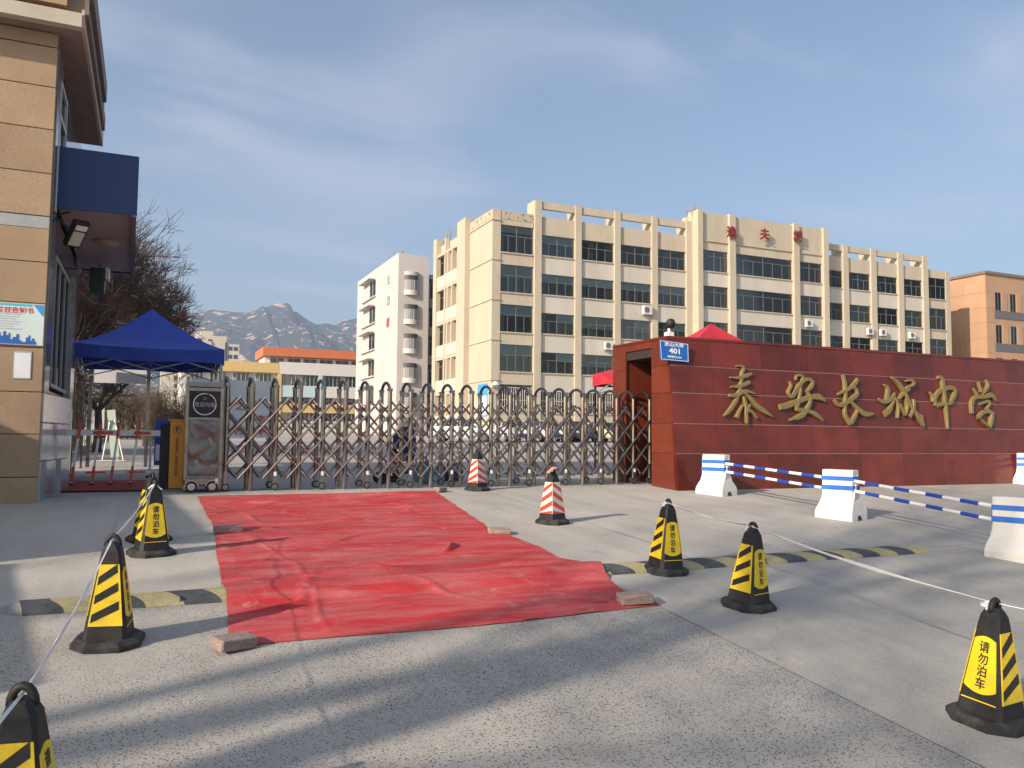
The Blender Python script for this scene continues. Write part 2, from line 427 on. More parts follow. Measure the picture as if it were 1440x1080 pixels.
# ------------------------------------------------------------------ mesh helpers
class MB:
    def __init__(s): s.v, s.f, s.m = [], [], []

    def add(s, vs, fs, mi=0):
        o = len(s.v); s.v += [tuple(p) for p in vs]
        for f in fs: s.f.append([i + o for i in f]); s.m.append(mi)
        return s

    def box(s, x0, x1, y0, y1, z0, z1, mi=0):
        return s.add([(x0, y0, z0), (x1, y0, z0), (x1, y1, z0), (x0, y1, z0), (x0, y0, z1), (x1, y0, z1), (x1, y1, z1), (x0, y1, z1)],
                     [(0, 3, 2, 1), (4, 5, 6, 7), (0, 1, 5, 4), (1, 2, 6, 5), (2, 3, 7, 6), (3, 0, 4, 7)], mi)

    def hexa(s, p, mi=0):
        return s.add(p, [(0, 3, 2, 1), (4, 5, 6, 7), (0, 1, 5, 4), (1, 2, 6, 5), (2, 3, 7, 6), (3, 0, 4, 7)], mi)

    def bar(s, p0, p1, w, h, upv=(0, 0, 1), mi=0):
        p0, p1 = Vector(p0), Vector(p1)
        d = (p1 - p0).normalized(); upv = Vector(upv)
        if abs(d.dot(upv)) > .99: upv = Vector((0, 1, 0))
        a = d.cross(upv).normalized() * (w / 2); c = a.cross(d).normalized() * (h / 2)
        return s.hexa([p0 - a - c, p0 + a - c, p1 + a - c, p1 - a - c, p0 - a + c, p0 + a + c, p1 + a + c, p1 - a + c], mi)

    def rings(s, rs, mi=0, cap0=True, cap1=True, closed=True):
        o = len(s.v); k = len(rs[0])
        for r in rs: s.v += [tuple(p) for p in r]
        for i in range(len(rs) - 1):
            for j in range(k if closed else k - 1):
                a, b_ = o + i * k + j, o + i * k + (j + 1) % k
                s.f.append([a, b_, b_ + k, a + k]); s.m.append(mi)
        if cap0: s.f.append([o + j for j in range(k)][::-1]); s.m.append(mi)
        if cap1: s.f.append([o + (len(rs) - 1) * k + j for j in range(k)]); s.m.append(mi)
        return s

    def tube(s, pts, r, n=8, mi=0, cap=True):
        pts = [Vector(p) for p in pts]
        rad = r if isinstance(r, (list, tuple)) else [r] * len(pts)
        rs = []; nrm = None
        for i, p in enumerate(pts):
            d = (pts[min(i + 1, len(pts) - 1)] - pts[max(i - 1, 0)]).normalized()
            if nrm is None:
                nrm = d.orthogonal().normalized()
            else:
                nrm = (nrm - d * nrm.dot(d))
                nrm = nrm.normalized() if nrm.length > 1e-6 else d.orthogonal().normalized()
            bn = d.cross(nrm)
            rs.append([p + (nrm * math.cos(2 * math.pi * k / n) + bn * math.sin(2 * math.pi * k / n)) * rad[i] for k in range(n)])
        return s.rings(rs, mi, cap, cap)

    def prism(s, poly, axis, a0, a1, mi=0):
        """poly in the two other axes (x,z for y; y,z for x; x,y for z)"""
        def P(p, a): return {'x': (a, p[0], p[1]), 'y': (p[0], a, p[1]), 'z': (p[0], p[1], a)}[axis]
        return s.rings([[P(p, a0) for p in poly], [P(p, a1) for p in poly]], mi)

    def build(s, name, mats, parent=None, smooth=False, bevel=0, loc=None, seg=2):
        me = bpy.data.meshes.new(name)
        me.from_pydata(s.v, [], s.f)
        if not isinstance(mats, (list, tuple)): mats = [mats]
        for q in mats: me.materials.append(M(q) if isinstance(q, str) else q)
        if len(mats) > 1: me.polygons.foreach_set('material_index', s.m)
        bm = bmesh.new(); bm.from_mesh(me)
        bmesh.ops.recalc_face_normals(bm, faces=bm.faces)
        if bevel:
            es = [e for e in bm.edges if len(e.link_faces) == 2 and e.calc_face_angle(0) > .5]
            bmesh.ops.bevel(bm, geom=es, offset=bevel, segments=seg, affect='EDGES', profile=.5, clamp_overlap=True)
        bm.to_mesh(me); bm.free()
        if smooth: me.polygons.foreach_set('use_smooth', [True] * len(me.polygons))
        return link(name, me, parent, loc)


def link(name, me, parent=None, loc=None):
    o = bpy.data.objects.new(name, me)
    COL.objects.link(o)
    if parent is not None: o.parent = parent
    if loc is not None: o.location = loc
    return o


def tag(o, label=None, cat=None, group=None, kind=None):
    if label: o['label'] = label
    if cat: o['category'] = cat
    if group: o['group'] = group
    if kind: o['kind'] = kind
    return o


def thing(name, label, cat, loc=(0, 0, 0), rz=0, group=None):
    o = bpy.data.objects.new(name, None)
    COL.objects.link(o)
    o.location = loc; o.rotation_euler = (0, 0, rz)
    o.empty_display_size = .2
    return tag(o, label, cat, group)


def kids(o): return [c for c in bpy.data.objects if c.parent == o]


def copy_tree(o, parent=None, table=None):
    if table is None:
        table = {}
        for q in bpy.data.objects:
            if q.parent: table.setdefault(q.parent.name, []).append(q)
    c = o.copy(); COL.objects.link(c)
    if parent is not None: c.parent = parent
    for ch in table.get(o.name, []): copy_tree(ch, c, table)
    return c


def text_mesh(s, size, ext, bold=0.0):
    """Lettering as a mesh in its own x-y plane, centred, thickness along z from 0."""
    cu = bpy.data.curves.new('lettering', 'FONT')
    cu.body = s; cu.size = size; cu.extrude = ext / 2; cu.align_x = 'CENTER'; cu.align_y = 'CENTER'
    cu.offset = bold; cu.resolution_u = 2
    ob = bpy.data.objects.new('lettering', cu); COL.objects.link(ob)
    bpy.context.view_layer.update()
    me = bpy.data.meshes.new_from_object(ob.evaluated_get(bpy.context.evaluated_depsgraph_get()))
    bpy.data.objects.remove(ob)
    vs = [v.co for v in me.vertices]
    x0, x1 = min(v.x for v in vs), max(v.x for v in vs); y0, y1 = min(v.y for v in vs), max(v.y for v in vs)
    for v in me.vertices: v.co = ((v.co.x - (x0 + x1) / 2), (v.co.y - (y0 + y1) / 2), v.co.z + ext / 2)
    return me


def put_text(s, size, ext, origin, ex, ey, ez, matname, parent, name='lettering', bold=0.0, stretch=1.0):
    me = text_mesh(s, size, ext, bold)
    o, ex, ey, ez = Vector(origin), Vector(ex), Vector(ey), Vector(ez)
    for v in me.vertices: c = v.co.copy(); v.co = o + ex * c.x * stretch + ey * c.y + ez * c.z
    me.materials.clear(); me.materials.append(M(matname))
    for p in me.polygons: p.material_index = 0
    return link(name, me, parent)


PROF = [(-200, -2.2), (-60, -1.7), (-6, -1.3), (0, -1.02), (8, -.30), (13.6, 0), (16, .03), (45, .5), (60, .75), (100, 1.2), (400, 4), (4200, 24)]


def gz(v):
    if v <= PROF[0][0]: return PROF[0][1]
    for (a, za), (b_, zb) in zip(PROF, PROF[1:]):
        if v <= b_: return za + (zb - za) * (v - a) / (b_ - a)
    return PROF[-1][1]


def sheet(name, mname, x0, x1, vs, dz, parent=None, skirt=0, nx=1):
    mb = MB(); xs = [x0 + (x1 - x0) * i / nx for i in range(nx + 1)]
    for v in vs:
        for x in xs: mb.v.append((x, v, gz(v) + dz))
    k = nx + 1
    for i in range(len(vs) - 1):
        for j in range(nx): mb.f.append([i * k + j, i * k + j + 1, (i + 1) * k + j + 1, (i + 1) * k + j]); mb.m.append(0)
    return mb.build(name, mname, parent)


def span(a, b_, step):
    k = max(1, int(math.ceil((b_ - a) / step)))
    s = [a + (b_ - a) * i / k for i in range(k + 1)]
    s += [p for p, _ in PROF if a < p < b_]
    return sorted(set(s))


# ------------------------------------------------------------------ ground
g = sheet('ground', 'campus_road', -2600, 3600, span(-200, 120, 8) + [200, 400, 900, 1800, 2900], 0)
tag(g, kind='structure')
ap = sheet('forecourt', 'joint', -14, 40, span(-14, 13.2, 1), .004)
tag(ap, kind='structure')
slabs = [(-14, -4.6, -14, 6.98, 'worn_concrete'), (-4.59, 3.895, -14, 6.98, 'worn_concrete'), (3.903, 9.0, -14, 6.98, 'smooth_concrete'),
         (9.012, 18, -14, 6.98, 'smooth_concrete'), (18.01, 40, -14, 6.98, 'smooth_concrete'), (-14, -.293, 6.992, 13.2, 'smooth_concrete'),
         (-.29, 5.25, 6.992, 13.2, 'smooth_concrete'), (5.262, 11.5, 6.992, 13.2, 'smooth_concrete'), (11.51, 40, 6.992, 13.2, 'smooth_concrete')]
for x0, x1, v0, v1, mm in slabs:
    s_ = sheet('concrete_slab', mm, x0, x1, span(v0, v1, .5), .012, ap)
tr = sheet('gate_track', 'grey_bump', .3, 9.05, [13.78, 13.98], .006)
tag(tr, kind='structure')
fld = sheet('planted_strip', 'earth', -9, -2.05, span(22, 62, 4), .02)
tag(fld, kind='structure')
kb = MB()
for v in span(22, 62, 4)[:-1]:
    kb.hexa([(-2.05, v, gz(v)), (-1.93, v, gz(v)), (-1.93, v + 3.4, gz(v + 3.4)), (-2.05, v + 3.4, gz(v + 3.4)),
             (-2.05, v, gz(v) + .13), (-1.93, v, gz(v) + .13), (-1.93, v + 3.4, gz(v + 3.4) + .13), (-2.05, v + 3.4, gz(v + 3.4) + .13)])
tag(kb.build('kerb', 'grey_bump'), kind='structure')

# ------------------------------------------------------------------ mountains
mprof = [(-2600, 120), (-1500, 210), (-700, 300), (-300, 310), (-111, 304), (-22, 322), (40, 340), (92, 350), (116, 358), (164, 366), (223, 364), (262, 366), (280, 374), (296, 388), (312, 393), (330, 401),
         (352, 407), (372, 410), (380, 403), (386, 386), (406, 372), (430, 356), (456, 342), (481, 349), (514, 346), (535, 361), (579, 372), (670, 380), (900, 330), (1300, 260), (2200, 160), (3600, 90)]


def mp_h(x):
    for (a, za), (b_, zb) in zip(mprof, mprof[1:]):
        if x <= b_: return za + (zb - za) * max(0, (x - a)) / (b_ - a)
    return mprof[-1][1]


def mountain(name, y_front, y_top, y_back, xs, hf, seed, base=4):
    mb = MB(); ny = 46; k = len(xs)
    for i in range(ny + 1):
        t = i / ny
        y = y_front + (y_back - y_front) * t
        tt = (y_top - y_front) / (y_back - y_front)
        for x in xs:
            H = hf(x)
            if t <= tt:
                q = t / tt
                h = q ** 1.15
                if 300 < x < 392 and seed == 1: h = min(h, .93 * q) if q < .93 else .865 + (q - .93) / .07 * .135
            else: h = 1 - ((t - tt) / (1 - tt)) ** .9
            edge = math.sin(math.pi * min(1, t / tt if t <= tt else 1 - (t - tt) / (1 - tt)))
            p = Vector((x * .0085, y * .0085, seed * 3.1))
            nn = mnoise.fractal(p, 1, 2.1, 7) * .5 + (1 - abs(mnoise.noise(Vector((x * .006, y * .0016, seed))))) * .45 - .22
            z = base + (H - base) * h + nn * edge * H * .20 + (mnoise.noise(Vector((x * .05, seed, 0))) * 3.2 if t > tt * .98 and t < tt * 1.02 else 0)
            mb.v.append((x, y, z))
    for i in range(ny):
        for j in range(k - 1): mb.f.append([i * k + j, i * k + j + 1, (i + 1) * k + j + 1, (i + 1) * k + j]); mb.m.append(0)
    return mb.build(name, 'mountain_side')


xs = [-2600 + 60 * i for i in range(40)] + [-200 + 7 * i for i in range(136)] + [760 + 60 * i for i in range(46)]
tag(mountain('mountain', 1500, 2500, 3000, xs, mp_h, 1), kind='structure')


# ------------------------------------------------------------------ shared facade pieces
def window_unit(parent, x0, x1, z0, z1, y, sash=4, transom=.62, blind=None, frame='window_frame', axis='y', sgn=-1, curtain=True, glass='window_glass', name='window', inw=1):
    """A window in a wall facing -y (axis 'y') or -x (axis 'x'); frame is the part, glazing and blinds its sub-parts."""
    t = .05

    def bx(mb, a0, a1, d0, d1, c0, c1):
        if axis == 'y': mb.box(a0, a1, y + d0, y + d1, c0, c1)
        else: mb.box(y + inw * d0, y + inw * d1, a0, a1, c0, c1)
    f = MB()
    bx(f, x0, x1, 0, .08, z0, z0 + t); bx(f, x0, x1, 0, .08, z1 - t, z1)
    bx(f, x0, x0 + t, 0, .079, z0 + t, z1 - t); bx(f, x1 - t, x1, 0, .079, z0 + t, z1 - t)
    zt = z0 + (z1 - z0) * transom
    if transom < 1: bx(f, x0 + t, x1 - t, .004, .074, zt - .03, zt + .03)
    for i in range(1, sash):
        a = x0 + (x1 - x0) * i / sash
        wide = i * 2 == sash
        bx(f, a - (.04 if wide else .025), a + (.04 if wide else .025), .008, .07, z0 + t, (z1 - t) if wide else (zt - .03 if transom < 1 else z1 - t))
    w = f.build(name, frame, parent)
    p = MB(); bx(p, x0 + t, x1 - t, .035, .045, z0 + t, z1 - t)
    p.build('glazing', glass, w)
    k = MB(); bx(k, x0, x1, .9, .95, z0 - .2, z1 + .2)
    k.build('room_shade_plate', 'room_shade', w)  # dark plate behind the glass standing in for the unlit room
    if blind:
        zb = z1 - (z1 - z0) * blind[0]
        q = MB()
        for s0, s1 in blind[1]:
            bx(q, x0 + t + (x1 - x0 - 2 * t) * s0, x0 + t + (x1 - x0 - 2 * t) * s1, .06, .07, zb, z1 - t)
        q.build('blind', blind[2], w)
    if curtain:
        q = MB(); n_ = 0
        for i in range(sash):
            if rnd.random() < .45:
                a0 = x0 + (x1 - x0) * (i + .08) / sash; a1 = x0 + (x1 - x0) * (i + .55 + .4 * rnd.random()) / sash
                bx(q, a0, a1, .2, .22, z0 + t, z1 - t); n_ += 1
        if n_: q.build('curtain', 'curtain', w)
    return w


def rblind(p=.6):
    if rnd.random() > p: return None
    r = rnd.random()
    seg = [(0, 1)] if r < .5 else ([(0, .5)] if r < .75 else [(.5, 1)])
    return (rnd.choice([.34, .38, .42, .6]), seg, 'blind' if rnd.random() < .8 else 'pale_blind')


# ------------------------------------------------------------------ main school building
SB = thing('school_building', 'long cream five storey school block with roof frame and red letters on its raised centre', 'building', (0, 0, 0))
mb = MB()
mb.box(25.5, 79.8, 62.9, 75.3, .4, 19.3)
mb.box(45.4, 61.2, 62.0, 62.9, 19.0, 21.6)
mb.build('wall', 'yellow_stucco', SB)
Z0, DZ = 18.05, 3.33
ZROW = [Z0 - DZ * k for k in range(5)]          # window heads


def spandrels(x0, x1, y, heads, hgt, ztop, mname, extra='pale_panel', wall=True, base=.4):
    """Wall between the windows of one bay, each storey's panel a piece of its own."""
    z = ztop
    for i, zh in enumerate(heads):
        h = hgt[i] if isinstance(hgt, (list, tuple)) else hgt
        q = MB().box(x0, x1, y, y + .9, zh, z)
        q.build('spandrel_panel' if i else 'parapet_panel', 'yellow_stucco' if i == 0 else mname, SB)
        z = zh - h
        MB().box(x0 - .03, x1 + .03, y - .1, y + .05, z - .1, z - .005).build('window_sill', 'yellow_stucco', SB)
    MB().box(x0, x1, y, y + .9, base, z - .1).build('spandrel_panel', 'yellow_stucco', SB)


bl_left = {0: .25, 1: .9, 2: .9, 3: .85, 4: 0}
# end bay beside the corner (taller windows), then the bays between the pilasters
EH = [2.3, 2.3, 2.3, 2.25, 2.1]
ez = [18.55 - 3.33 * k for k in range(5)]
spandrels(26.25, 29.25, 61.55, ez, EH, 19.72, 'yellow_stucco')
MB().box(25.5, 26.25, 61.5, 62.9, .4, 19.76).build('corner_pier', 'yellow_stucco', SB)
for k, zh in enumerate(ez):
    bl = [(.26, [(0, 1)], 'pale_blind'), (.45, [(0, 1)], 'blind'), (.4, [(0, 1)], 'blind'), (.42, [(0, 1)], 'blind'), None][k]
    window_unit(SB, 26.25, 29.25, zh - EH[k], zh, 61.66, 4, .62, bl)
pil = [(29.3, 29.93), (33.17, 33.77), (37.1, 37.7), (41.0, 41.6)]
for a, b_ in pil:
    MB().box(a, b_, 61.3, 62.9, .4, 20.95).build('pilaster', 'yellow_stucco', SB)
bays = [(29.93, 33.17), (33.77, 37.1), (37.7, 41.0), (41.6, 44.75)]
for bi, (a, b_) in enumerate(bays):
    spandrels(a, b_, 61.48, ZROW, 1.75, 19.6, 'pale_panel')
    MB().box(a + .002, b_ - .002, 61.4, 61.75, 20.27, 20.9).build('roof_beam', 'yellow_stucco', SB)
    for k, zh in enumerate(ZROW):
        window_unit(SB, a, b_, zh - 1.75, zh, 61.60, 4, .62, rblind([.15, .5, .75, .9, .1][k]))
MB().box(44.75, 45.398, 61.3, 62.9, .4, 20.95).build('pilaster', 'yellow_stucco', SB)
# raised centre
CV = 60.75
ch = [18.3 - 3.33 * k for k in range(5)]
cp = [(45.4, 45.95), (49.0, 49.7), (56.75, 57.45), (60.55, 61.2)]
for a, b_ in cp:
    MB().box(a, b_, CV - .3, 62.0, .4, 21.9).build('pilaster', 'yellow_stucco', SB)
for a, b_, ns in ((45.95, 49.0, 4), (49.7, 56.75, 6), (57.45, 60.55, 4)):
    spandrels(a, b_, CV, ch, 1.95, 19.1, 'pale_panel')
    MB().box(a, b_, CV - .12, CV + .9, 19.1, 19.22).build('cornice', 'yellow_stucco', SB)
    MB().box(a, b_, CV - .05, 62.0, 19.22, 21.8).build('parapet_panel', 'yellow_stucco', SB)
    for k, zh in enumerate(ch):
        window_unit(SB, a, b_, zh - 1.95, zh, CV + .1, ns, .72, rblind([.1, .3, .6, .6, .2][k]))
for ch_, x, z in (('逸', 49.1, 20.15), ('夫', 53.0, 20.35), ('楼', 57.1, 20.6)):
    tag(put_text(ch_, 1.15, .12, (x, CV - .42, z), (1, 0, 0), (0, 0, 1), (0, -1, 0), 'red_letter', SB, 'roof_letter', .025), 'red metal character standing on the raised parapet')
# the other wing
p2 = [(64.0, 64.72), (67.85, 68.6), (71.75, 72.5), (75.42, 76.2)]
for a, b_ in p2:
    MB().box(a, b_, 61.3, 62.9, .4, 20.75).build('pilaster', 'yellow_stucco', SB)
for a, b_ in ((61.2, 64.0), (64.72, 67.85), (68.6, 71.75), (72.5, 75.42)):
    spandrels(a, b_, 61.48, ZROW, 1.75, 19.5, 'pale_panel')
    MB().box(a + .002, b_ - .002, 61.4, 61.75, 20.1, 20.7).build('roof_beam', 'yellow_stucco', SB)
    for k, zh in enumerate(ZROW):
        window_unit(SB, a, b_, zh - 1.75, zh, 61.60, 4, .62, rblind([.2, .4, .6, .6, .1][k]))
spandrels(76.2, 79.1, 61.55, ez, EH, 19.4, 'yellow_stucco')
MB().box(79.1, 79.8, 61.5, 62.9, .4, 19.45).build('corner_pier', 'yellow_stucco', SB)
for k, zh in enumerate(ez):
    window_unit(SB, 76.2, 79.1, zh - EH[k], zh, 61.60, 4, .62, rblind(.8))
# window bars on the ground floor
for a, b_ in bays + [(26.25, 29.25)]:
    q = MB(); zt = 5.0; zb = 2.9
    for i in range(15):
        x = a + .1 + (b_ - a - .2) * i / 14
        q.box(x - .02, x + .02, 61.52, 61.55, zb, zt)
    for z in (zb, (zb + zt) / 2, zt): q.box(a + .05, b_ - .05, 61.5, 61.53, z - .02, z + .02)
    q.build('window_grille', 'ac_white', SB)
# side wall facing -x
for k in range(5):
    z = 18.95 - 3.33 * k
    MB().prism([(25.42, 61.42), (26.2, 61.42), (26.2, 61.5), (25.5, 61.5), (25.5, 66.6), (25.42, 66.6)], 'z', z - .12, z).build('string_course', 'yellow_stucco', SB)
MB().box(25.5, 26.3, 62.9, 66.6, 19.3, 19.78).box(26.3, 29.3, 62.6, 62.9, 19.3, 19.7).build('parapet', 'yellow_stucco', SB)
q = MB().box(25.475, 25.499, 61.7, 66.4, 19.05, 19.72).box(26.4, 29.1, 61.522, 61.549, 19.0, 19.66)
q.build('peeled_render', 'peeled', SB)
MB().box(25.0, 25.6, 66.6, 68.6, .4, 20.2).build('pilaster', 'yellow_stucco', SB)
MB().box(25.0, 25.6, 74.4, 75.3, .4, 20.0).build('pilaster', 'yellow_stucco', SB)
MB().box(25.05, 25.45, 71.9, 72.2, .4, 19.6).build('pilaster', 'yellow_stucco', SB)
for k in range(5):
    zh = 18.15 - 3.33 * k
    for a, b_ in ((68.6, 71.9), (72.2, 74.4)):
        MB().box(25.1, 25.499, a, b_, zh - 3.1, zh - 2.0).build('spandrel_panel', 'pale_panel', SB)
        MB().box(25.1, 25.499, a, b_, zh - .05, zh + .2).build('lintel', 'yellow_stucco', SB)
    MB().box(25.05, 25.499, 70.0, 70.25, zh - 2.0, zh - .05).box(25.05, 25.499, 71.2, 71.45, zh - 2.0, zh - .05).build('fin', 'yellow_stucco', SB)
    MB().box(25.47, 25.499, 69.4, 69.9, zh - 1.9, zh - .15).build('pane', 'dark_window', SB)
    window_unit(SB, 72.4, 74.2, zh - 1.95, zh - .1, 25.36, 2, .7, None, axis='x', curtain=False)
q = MB()
for i in range(14):
    x, y = 25.3 + rnd.random() * .8, 66.7 + rnd.random() * 8
    q.bar((x, y, 19.2), (x + rnd.uniform(-.3, .3), y + rnd.uniform(-.4, .4), 20.2 + rnd.random() * .5), .05, .05)
tag(q.build('dead_plants', 'dry_stalk', SB), kind='stuff')
q = MB()
for i in range(26):
    x, y = 45.2 + rnd.random() * 1.2, 61.2 + rnd.random()
    q.bar((x, y, 20.9), (x + rnd.uniform(-.4, .4), y, 22 + rnd.random() * .7), .04, .04)
tag(q.build('dead_plants', 'dry_stalk', SB), kind='stuff')
MB().box(25.45, 25.49, 62.2, 64.3, 2.6, 5.3).build('wall_poster', 'mid_blue_print', SB)
MB().box(25.43, 25.448, 62.3, 64.2, 2.7, 4.3).build('poster_print', 'white_print', SB)
q = MB().box(25.5, 26.0, 61.2, 61.5, 4.95, 5.1)
q.tube([(25.75, 61.15, 5.1), (25.75, 61.15, 5.2), (25.75, 61.15, 5.42)], [.36, .34, .1], 10)
q.build('wall_lamp', 'ac_white', SB)

acs = [(40.35, 12.3, 'white air conditioner under the fourth bay window left of the raised centre'), (36.4, 8.9, 'white air conditioner just above the red gate wall end, lowest of all'),
       (58.5, 12.2, 'white air conditioner on the raised centre under the roof letters'), (67.4, 12.05, 'white air conditioner on the right wing, first of the neighbouring pair'),
       (69.2, 12.05, 'white air conditioner on the right wing, second of the neighbouring pair'), (73.4, 12.0, 'white air conditioner on the right wing nearest the brown building')]
ac0 = None
for x, z, lb in acs:
    y = (CV if 45 < x < 61 else 61.48)
    if ac0 is None:
        ac0 = thing('air_conditioner', lb, 'air conditioner', (x, y, z), 0, 'air conditioners on the school facade')
        MB().box(-.45, .45, -.5, -.12, -.4, .4).build('casing', 'ac_white', ac0, bevel=.03)
        q = MB()
        for i in range(12):
            a = 2 * math.pi * i / 12; a2 = 2 * math.pi * (i + 1) / 12
            q.add([(-.12, -.512, 0), (-.12 + .28 * math.cos(a), -.512, .28 * math.sin(a)), (-.12 + .28 * math.cos(a2), -.512, .28 * math.sin(a2))], [(0, 1, 2)])
        q.build('fan_grille', 'ac_grille', ac0)
        MB().bar((-.35, -.52, -.43), (-.35, 0, -.43), .04, .05).bar((.35, -.52, -.43), (.35, 0, -.43), .04, .05).build('bracket', 'grey_metal', ac0)
    else:
        c = copy_tree(ac0); c.location = (x, y, z); c.scale = (.88, .88, .88); tag(c, lb)

# ------------------------------------------------------------------ white dormitory
WB = thing('dormitory_building', 'white block with sloping top edge, canopied windows and a column of rounded bays', 'building')
MB().prism([(22.85, 1), (26.1, 1), (26.1, 19.4), (22.85, 19.6)], 'y', 80, 97.8).build('wall', 'white_stucco', WB)
MB().box(26.1, 40, 80.9, 96, 1, 17.8).build('wing_wall', 'white_stucco', WB)
for k in range(6):
    zb = 17.3 - 3.0 * k
    # rounded bay: window band, dark head, skirt
    q = MB(); arc = [(24.05 + .73 * (1 - math.cos(math.pi * i / 10)) * 1.0 - 0, 80 - .42 * math.sin(math.pi * i / 10)) for i in range(11)]
    arc = [(23.5 + .73 + .73 * math.cos(math.pi * (1 - i / 10)), 80 - .42 * math.sin(math.pi * i / 10)) for i in range(11)]
    q.rings([[(x, y, zb - 3.0 + 1.0) for x, y in arc], [(x, y, zb - 1.5) for x, y in arc]], 0, True, True)
    bay = q.build('bay_window', 'white_band', WB)
    MB().rings([[(x * .97 + 24.23 * .03, y * .97 + 80 * .03, zb - 1.95 + .45) for x, y in arc], [(x * .97 + 24.23 * .03, y * .97 + 80 * .03, zb - .45) for x, y in arc]], 0).build('bay_glazing', 'bay_glass', bay)
    MB().rings([[(x * .98 + 24.23 * .02, y * .98 + 80 * .02, zb - .45) for x, y in arc], [(x * .98 + 24.23 * .02, y * .98 + 80 * .02, zb + .02) for x, y in arc]], 0).build('bay_head', 'dark_window', bay)
    if k == 0: MB().rings([[(x, y, zb + .02) for x, y in arc], [(x, y, zb + .4) for x, y in arc]], 0).build('bay_cap', 'white_stucco', bay)
    q = MB()
    for i in (2, 4, 6, 8): q.box(arc[i][0] - .02, arc[i][0] + .02, arc[i][1] - .012, arc[i][1] + .02, zb - 1.5, zb - .45)
    q.build('mullion', 'white_frame', bay)
    f = window_unit(WB, 26.5, 29.5, zb - 2.1, zb - .5, 80.84, 3, 1.0, (.95, [(0, 1)], 'pale_blind'), 'white_frame', curtain=False)
    MB().box(26.5, 29.6, 80.8, 80.899, zb - .48, zb + .02).build('window_head', 'dark_window', WB)
    MB().box(26.2, 30, 80.6, 80.899, zb - 2.3, zb - 2.12).build('window_ledge', 'white_stucco', WB)
    if k:
        zl = 18.5 - 3.0 * (k - 1)
        MB().box(22.1, 22.849, 89.4, 94.4, zl - .02, zl + .1).build('canopy', 'white_stucco', WB)
        MB().box(22.6, 22.849, 88.9, 94.9, zl - 2.05, zl - 1.95).build('window_sill', 'white_stucco', WB)
        window_unit(WB, 88.9, 91.6, zl - 1.9, zl - .06, 22.80, 2, 1.0, None, 'white_frame', axis='x', curtain=False, glass='pale_glass')
for s_, z in (('公', 17.4), ('寓', 15.2), ('楼', 12.85)):
    put_text(s_, 1.1, .06, (22.82, 83.5, z), (0, -1, 0), (0, 0, 1), (-1, 0, 0), 'grey_print' if z > 13 else 'pale_red_print', WB, 'wall_letter')
MB().bar((22.9, 82, 19.6), (22.9, 82, 20.1), .04, .04).bar((23.4, 80.5, 19.5), (23.4, 80.5, 19.9), .3, .1).build('antenna', 'grey_metal', WB)

# ------------------------------------------------------------------ low banded school house, brown block, tower, chimney
LB = thing('classroom_building', 'low classroom block with ochre, white, blue and yellow bands and an orange roof edge', 'building')
MB().box(4, 34, 118.6, 134, 1, 11.0).build('wall', 'white_band', LB)
for a, b_, z0, z1, mm in ((4, 16.8, 9.6, 11.0, 'ochre_band'), (16.8, 34, 9.5, 11.2, 'white_band'), (16.8, 34, 6.3, 7.9, 'bluish_band'), (22.6, 34, 6.302, 7.902, 'white_band'),
                          (16.8, 34, 4.1, 5.3, 'ochre_band'), (16.8, 34, 1.0, 2.9, 'greenish_band'), (4, 16.8, 6.0, 8.2, 'white_band'), (4, 16.8, 1, 5, 'white_band')):
    d = .003 if a == 22.6 else 0
    MB().box(a, b_, 118 - d, 118.599, z0, z1).build('wall_band', mm, LB)
for i, a in enumerate((4.5, 7.5, 10.5, 13.5, 17.3, 19.9, 23.2, 26.0, 28.8, 31.2)):
    for z0, z1 in ((7.9, 9.5), (5.3, 6.3), (2.9, 4.1)):
        if a < 16 and z0 != 7.9: continue
        window_unit(LB, a, a + 2.3, z0, z1, 118.3, 4, 1.0, None, 'white_frame', curtain=False)
for x, mm in ((16.8, 'ochre_band'), (22.5, 'bluish_band'), (28.4, 'white_band')):
    MB().box(x - .25, x + .25, 117.9, 118.6, 1, 9.55).build('pier', mm, LB)
MB().box(15.4, 36, 124, 131, 11.0, 12.4).build('penthouse', 'white_band', LB)
for i in range(7): window_unit(LB, 16.2 + i * 2.4, 18.2 + i * 2.4, 11.1, 12.3, 123.9, 2, 1.0, None, 'white_frame', curtain=False)
MB().box(15.0, 36.5, 122.6, 132, 12.45, 13.7).build('roof_band', 'orange_band', LB)

BB = thing('brown_building', 'brown tiled block with grey window bands standing right of the long school block', 'building')
MB().box(86.2, 112, 62, 82, .5, 19.9).build('wall', 'brown_tile', BB)
MB().box(86.0, 112.2, 61.8, 82.2, 19.9, 20.2).build('roof_edge', 'fascia', BB)
for k in range(5):
    z1 = 17.9 - 3.75 * k
    MB().box(87.6, 111, 61.93, 61.999, z1 - 3.0, z1 - 2.15).build('window_band', 'grey_panel', BB)
    for i in range(9):
        x = 87.7 + i * 2.55
        window_unit(BB, x, x + 1.0, z1 - 2.1, z1, 61.95, 2, 1.0, None, 'window_frame', curtain=False)
        MB().box(x + 1.05, x + 1.95, 61.9, 61.998, z1 - 2.1, z1).build('tile_panel', 'brown_tile', BB)
for k in range(11):
    for i in range(5):
        MB().box(86.17, 86.199, 62.1 + i * 2.6, 64.66 + i * 2.6, .6 + k * 1.72, 2.28 + k * 1.72).build('tile_panel', 'brown_tile', BB)
        if i == 0: MB().box(86.23, 87.5, 61.975, 61.999, .6 + k * 1.72, 2.28 + k * 1.72).build('tile_panel', 'brown_tile', BB)

